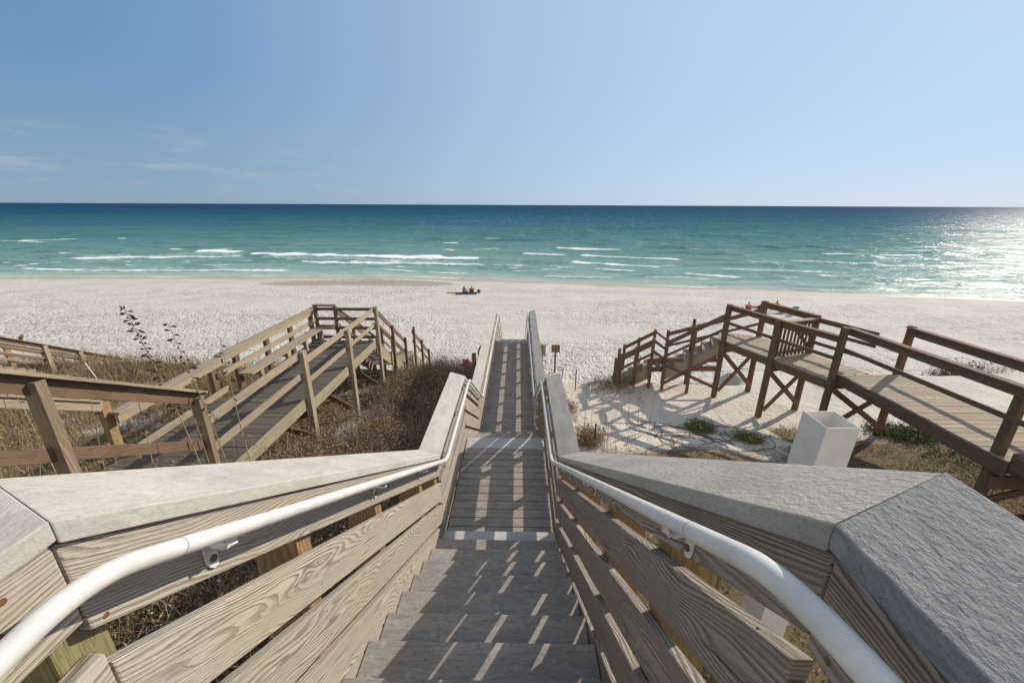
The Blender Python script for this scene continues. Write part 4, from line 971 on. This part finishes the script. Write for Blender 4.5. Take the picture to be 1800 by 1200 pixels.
# ------------------------------------------------------------------ stakes, signs, posts on the beach
def stake(x, y, h, mat, label, w_=.035, lean=(0, 0), grp='stakes in the sand'):
    z = gz(x, y); m = MB(); m.tube([(0, 0, -.2), (lean[0]*.5, lean[1]*.5, h*.5), (lean[0], lean[1], h)], w_/2, 6)
    o = m.build('stake', mat); o.location = (x, y, z); tag(o, label, 'stake', grp)
stake(1.79, 8.1, .62, BLACK, 'black stake beside the tan grass tuft, nearest of the stakes')
stake(1.95, 12.4, .75, BLACK, 'black stake at the sand lip behind the collapsed slat fence')
stake(2.21, 18.6, .55, V_DK, 'short dark stake with bent top near the brown sign', lean=(.08, 0))
stake(-13.4, 11.8, .9, PAINT, 'thin white stake leaning in the left dune grass', .03, lean=(-.35, 0))
def slats():
    r_ = thing('slat_fence', (1.45, 10.9, gz(1.45, 10.9)), 'collapsed low wooden slat sand fence beside the lower walkway', 'fence')
    m = MB()
    for k in range(26):
        y = 9.6+k*.11; x = 1.42+.05*math.sin(y*2); z = gz(x, y)+.16
        m.board((x-.16, y, z+.05+random.uniform(-.02, .02)), (x+.22, y+random.uniform(-.03, .03), z-.08), (0, 1, 0), .035, .008)
    m.build('slat', V_GY, r_)
    m = MB()
    for dx in (-.1, .12): m.tube([(1.42+dx+.05*math.sin(y_*2), y_, gz(1.42, y_)+.17-dx*.35) for y_ in np.linspace(9.6, 12.4, 12)], .004, 4)
    m.build('wire', STEEL, r_)
slats()
def sign(x, y, h, bw, bh, face, pm, label, back=False):
    z = gz(x, y); r_ = thing('beach_sign', (x, y, z), label, 'sign')
    m = MB(); m.box(x-.045, x+.045, y-.045, y+.045, z-.3, z+h*(.99 if not back else .97), 'z'); m.build('post', pm, r_)
    m = MB(); yb_ = y-.065 if not back else y+.065
    for k in range(3 if not back else 1):
        n_ = 3 if not back else 1; m.box(x-bw/2+k*bw/n_+.003, x-bw/2+(k+1)*bw/n_-.003, yb_-.018, yb_+.018, z+h-bh, z+h, 'z')
    m.build('board', face, r_)
sign(1.95, 19.5, 1.52, .44, .40, WB, WR, 'brown blank wooden sign board on a brown post')
sign(1.32, 20.0, 1.35, .34, .62, WGL, WO, 'pale grey sign board seen from behind its orange post', back=True)
def wood_posts():
    for (x, y, h, wd_, mt, lb) in ((-2.28, 20.0, .85, .22, WB, 'short dark brown wooden post beyond the scrub'), (-2.03, 19.7, .62, .14, WO, 'shorter orange wooden post leaning on the dark post')):
        z = gz(x, y); m = MB(); m.box(x-wd_/2, x+wd_/2, y-.05, y+.05, z-.2, z+h, 'z'); o = m.build('wooden_post', mt, bevel=.008)
        tag(o, lb, 'post')
wood_posts()
# crumpled pink cloth
PINK = flat('pink_cloth', (.50, .08, .17), .8, .5, 9)
n1, n2 = 14, 9; V = []; F = []
for i in range(n1):
    for j in range(n2):
        a = i/(n1-1)*2*math.pi; b_ = (j/(n2-1)-.5)*math.pi; r_ = 1+.75*float(fbm(np.array(3*math.cos(a)*math.cos(b_)+5), np.array(3*math.sin(a)+4*b_), 3, 2))
        V.append((.26*r_*math.cos(a)*math.cos(b_), .16*r_*math.sin(a)*math.cos(b_), .24+.26*r_*math.sin(b_)))
for i in range(n1-1):
    for j in range(n2-1): F.append((i*n2+j, (i+1)*n2+j, (i+1)*n2+j+1, i*n2+j+1))
o = raw_mesh('pink_bag', np.array(V), np.array(F), PINK, smooth=True); o.location = (-2.62, 19.8, gz(-2.6, 19.8)); tag(o, 'crumpled pink bag hanging beside the short wooden posts', 'bag')
# black hoop frame left of the walkway end
m = MB(); x0, y0 = -1.72, 19.4; z0 = gz(x0, y0)
hp = [(x0-.25, y0, z0-.1), (x0-.25, y0, z0+1.15), (x0-.16, y0, z0+1.42), (x0, y0, z0+1.50), (x0+.25, y0, z0+1.50)]
m.tube(fillet(hp, .15), .035, 8); m.tube([(x0-.25, y0, z0+1.0), (x0+.25, y0, z0+1.0)], .02, 6); m.tube([(x0-.25, y0, z0+.6), (x0+.25, y0, z0+.6)], .02, 6)
m.tube([(x0+.25, y0, z0-.1), (x0+.25, y0, z0+1.5)], .03, 8); m.tube([(x0-.25, y0, z0+.6), (x0-.9, y0-.6, z0+.05)], .02, 6)
o = m.build('black_metal_frame', BLACK, smooth=True); tag(o, 'black curved metal frame left of the lower walkway end', 'frame')

# small bird on the far left rail
BIRD = flat('tan_feathers', (.40, .27, .15), .8, .4, 30)
bx_, by_ = -17.0, 12.95; bz_ = zf(by_)+.05
r_ = MB(); 
def lathe(m, c, axis, prof, n=10):
    axis = Vector(axis).normalized(); a = axis.cross(Vector((.3, .9, .1))).normalized(); b_ = axis.cross(a); k = len(m.v)
    for (t, r) in prof:
        for j in range(n):
            q = 2*math.pi*j/n; m.v.append(Vector(c)+axis*t+a*math.cos(q)*r+b_*math.sin(q)*r)
    for i in range(len(prof)-1):
        for j in range(n):
            j2 = (j+1) % n; m.f.append((k+i*n+j, k+i*n+j2, k+(i+1)*n+j2, k+(i+1)*n+j)); m.uv.append([(0, 0)]*4); m.r.append(.5)
m = MB(); lathe(m, (bx_, by_, bz_+.09), (.6, 0, .8), [(-.16, .01), (-.08, .045), (0, .068), (.06, .055), (.09, .038), (.125, .042), (.155, .02), (.185, .003)])
m.tube([(bx_-.01, by_, bz_-.03), (bx_, by_, bz_+.06)], .008, 5)
o = m.build('small_bird', BIRD, smooth=True); tag(o, 'small tan bird perched on the far left stair rail', 'bird')

# ------------------------------------------------------------------ people
SKIN = flat('skin', (.42, .22, .14), .6, .15); SKIN2 = flat('tanned_skin', (.30, .15, .09), .6, .15); HAIR = flat('dark_hair', (.018, .012, .009), .6, .2)
def cloth(name, c): return flat(name, c, .85, .25, 12)
def skinned(name, verts, edges, radii, mat, parent, loc, rot):
    me = bpy.data.meshes.new(name); me.from_pydata(verts, edges, []); me.materials.append(mat)
    o = bpy.data.objects.new(name, me); col.objects.link(o)
    sk = o.modifiers.new('skin', 'SKIN'); sk.use_smooth_shade = True; ss_ = o.modifiers.new('sub', 'SUBSURF'); ss_.levels = 1; ss_.render_levels = 2
    if not me.skin_vertices: me.skin_vertices.new()
    sv_ = me.skin_vertices[0].data
    for i, r in enumerate(radii): sv_[i].radius = (r, r) if not isinstance(r, tuple) else r; sv_[i].use_root = (i == 0)
    if parent is not None: o.parent = parent
    else: o.location = loc; o.rotation_euler = (0, 0, rot)
    return o
def seated_person(x, y, face, label, skin, shirt=None, long_hair=False, bottoms=None, legs='bent', lean=.12):
    """face: heading in degrees from +Y, sitting on the sand"""
    # local frame: facing +Y
    z = .10; Vv = [(0, 0, z), (0, -lean*.4, .26), (0, -lean*.6, .42), (0, -lean*.3, .54), (0, -.02, .62)]
    E = [(0, 1), (1, 2), (2, 3), (3, 4)]; Rr = [(.15, .13), (.13, .10), (.16, .10), (.10, .075), .052]
    def add(p, r, to): Vv.append(p); Rr.append(r); E.append((to, len(Vv)-1)); return len(Vv)-1
    h0 = add((0, .005, .70), .078, 4); add((0, .005, .775), .082, h0)
    for s_ in (-1, 1):
        a = add((s_*.17, -lean*.4, .50), .052, 2); b_ = add((s_*.25, .02, .28), .042, a); c = add((s_*.17, .26, .26), .032, b_); add((s_*.14, .34, .27), .028, c)
        hp_ = add((s_*.10, .04, .10), .085, 0)
        if legs == 'bent': k = add((s_*.17, .36, .40), .062, hp_); f_ = add((s_*.13, .60, .08), .042, k); add((s_*.13, .72, .05), .035, f_)
        else: k = add((s_*.13, .45, .10), .062, hp_); f_ = add((s_*.12, .85, .07), .042, k); add((s_*.13, .90, .14), .035, f_)
    gzv = gz(x, y)
    body = skinned('person', Vv, E, Rr, skin, None, (x, y, gzv), -R(face))
    tag(body, label, 'person')
    WLOC[body.name] = Vector()
    def child(name, v, e_, r_, mt): o = skinned(name, v, e_, r_, mt, body, None, 0); return o
    if long_hair: child('hair', [(0, -.03, .80), (0, -.08, .70), (0, -.10, .56), (0, -.09, .45)], [(0, 1), (1, 2), (2, 3)], [.085, .08, .065, .03], HAIR)
    else: child('hair', [(0, -.02, .80), (0, -.035, .73)], [(0, 1)], [.088, .082], HAIR)
    if shirt:
        child('shirt', [(0, 0, .14), (0, -lean*.4, .27), (0, -lean*.6, .43), (0, -lean*.4, .52), (-.18, -lean*.4, .50), (.18, -lean*.4, .50), (-.23, -.01, .36), (.23, -.01, .36)],
              [(0, 1), (1, 2), (2, 3), (2, 4), (2, 5), (4, 6), (5, 7)], [(.165, .145), (.15, .12), (.18, .12), (.10, .085), .066, .066, .056, .056], shirt)
    if bottoms: child('shorts', [(0, 0, .10), (-.11, .09, .12), (.11, .09, .12), (-.13, .20, .22 if legs == 'bent' else .12), (.13, .20, .22 if legs == 'bent' else .12)], [(0, 1), (0, 2), (1, 3), (2, 4)], [(.17, .15), .10, .10, .085, .085], bottoms)
    return body
PX, PY = -5.55, 45.0
seated_person(PX-.45, PY, 20, 'long-haired person in a pale blue top sitting on the navy blanket', SKIN, cloth('pale_blue_top', (.22, .27, .40)), True, cloth('blue_shorts', (.05, .07, .15)), 'straight')
seated_person(PX+.35, PY+.1, -15, 'short-haired person with a bare reddish back sitting on the navy blanket', SKIN2, cloth('rust_top', (.30, .07, .04)), False, cloth('dark_shorts', (.03, .03, .05)))
def blanket(name, x, y, w_, d_, rot, c, label, cat='blanket'):
    n = 14; V = []; F = []
    for i in range(n):
        for j in range(n):
            a, b_ = (i/(n-1)-.5)*w_, (j/(n-1)-.5)*d_; V.append((a, b_, .035+.02*float(vnoise(np.array(a*4+x), np.array(b_*4+y), 3))))
    m_ = n*n; V += [(v[0], v[1], v[2]-.03) for v in V]
    for i in range(n-1):
        for j in range(n-1):
            q = (i*n+j, (i+1)*n+j, (i+1)*n+j+1, i*n+j+1); F += [q, tuple(m_+t for t in q[::-1])]
    for i in range(n-1):
        for a, b_ in ((i*n, (i+1)*n), ((i+1)*n+n-1, i*n+n-1)): F.append((b_, a, m_+a, m_+b_))
        for a, b_ in ((i+1, i), ((n-1)*n+i, (n-1)*n+i+1)): F.append((b_, a, m_+a, m_+b_))
    o = raw_mesh(name, np.array(V), np.array(F), cloth(name+'_cloth', c), smooth=False); z = gz(x, y)
    sl = (gz(x, y+.5)-gz(x, y-.5)); o.location = (x, y, z+.01); o.rotation_euler = (math.atan(sl), 0, R(rot)); tag(o, label, cat); return o
blanket('blanket', PX-.2, PY-.35, 2.3, 1.5, 6, (.018, .02, .055), 'navy blue blanket under the two people by the water')
m = MB(); lathe(m, (0, 0, 0), (0, 0, 1), [(0, .16), (.05, .2), (.25, .19), (.38, .12), (.42, .03)], 12)
o = m.build('beach_bag', cloth('dark_teal_bag', (.03, .07, .10)), smooth=True); o.location = (PX+1.15, PY+.15, gz(PX+1.1, PY)); tag(o, 'dark teal beach bag standing right of the seated couple', 'bag')
m = MB(); m.tube([(-.5, 0, .04), (-.1, .05, .08), (.3, 0, .05), (.55, .05, .04)], .05, 6); o = m.build('driftwood', V_DK, smooth=True); o.location = (PX-1.9, PY-.35, gz(PX-1.9, PY-.3)); tag(o, 'dark stick lying left of the navy blanket', 'driftwood')
# group on the right
seated_person(24.6, 38.0, 35, 'bare-backed person sitting upright, highest of the right-hand beach group', SKIN2, None, False, cloth('grey_shorts', (.1, .1, .12)))
seated_person(22.9, 37.6, -40, 'person with brown hair sitting behind the right stair railing', SKIN2, cloth('dark_red_top', (.22, .04, .03)), False, cloth('navy_shorts', (.03, .04, .09)), 'straight')
seated_person(21.4, 37.0, 30, 'dark-haired person in a bright orange-red shirt, leftmost of the beach group', SKIN, cloth('orange_red_shirt', (.70, .10, .03)), False, cloth('orange_shorts', (.6, .12, .04)), 'straight', lean=.4)
blanket('grey_sheet', 21.2, 36.1, 2.2, 1.0, 10, (.30, .31, .40), 'flat lavender grey sheet left of the others on the beach', 'towel')  # blue-grey patches on the sand, built as thin flat sheets
blanket('grey_sheet', 22.7, 35.6, 2.0, .9, -8, (.28, .30, .40), 'flat grey blue sheet between the seated people', 'towel')
m = MB(); lathe(m, (0, 0, 0), (0, 0, 1), [(0, .14), (.06, .19), (.22, .18), (.30, .07)], 12); o = m.build('beach_bag', BLACK, smooth=True); o.location = (20.75, 36.8, gz(20.7, 36.8)); tag(o, 'black bag at the left end of the lavender sheet', 'bag')
r_ = thing('beach_chair', (24.3, 35.4, gz(24.3, 35.4)), 'turquoise folding beach chair right of the people', 'chair')
TEAL = cloth('teal_fabric', (.03, .30, .34)); cz = gz(24.3, 35.4)
m = MB(); m.board((24.3, 35.15, cz+.28), (24.3, 35.65, cz+.22), (1, 0, 0), .55, .03); m.build('seat', TEAL, r_)
m = MB(); m.board((24.3, 35.15, cz+.26), (24.3, 34.85, cz+.80), (1, 0, 0), .55, .03); m.build('backrest', TEAL, r_)
for s_ in (-.27, .27):
    m = MB(); m.tube([(24.3+s_, 35.1, cz-.05), (24.3+s_, 35.7, cz+.24)], .015, 6); m.build('leg', PAINT, r_)
    m = MB(); m.tube([(24.3+s_, 35.7, cz-.05), (24.3+s_, 35.0, cz+.5)], .015, 6); m.build('leg', PAINT, r_)
m = MB(); m.box(23.55, 23.85, 35.5, 35.8, gz(23.7, 35.6)-.02, gz(23.7, 35.6)+.42, 'z'); m.box(23.53, 23.87, 35.48, 35.82, gz(23.7, 35.6)+.42, gz(23.7, 35.6)+.48, 'z')
o = m.build('cooler', cloth('pale_blue_plastic', (.35, .45, .62)), bevel=.03); tag(o, 'pale blue cooler box between the people and the chair', 'cooler')
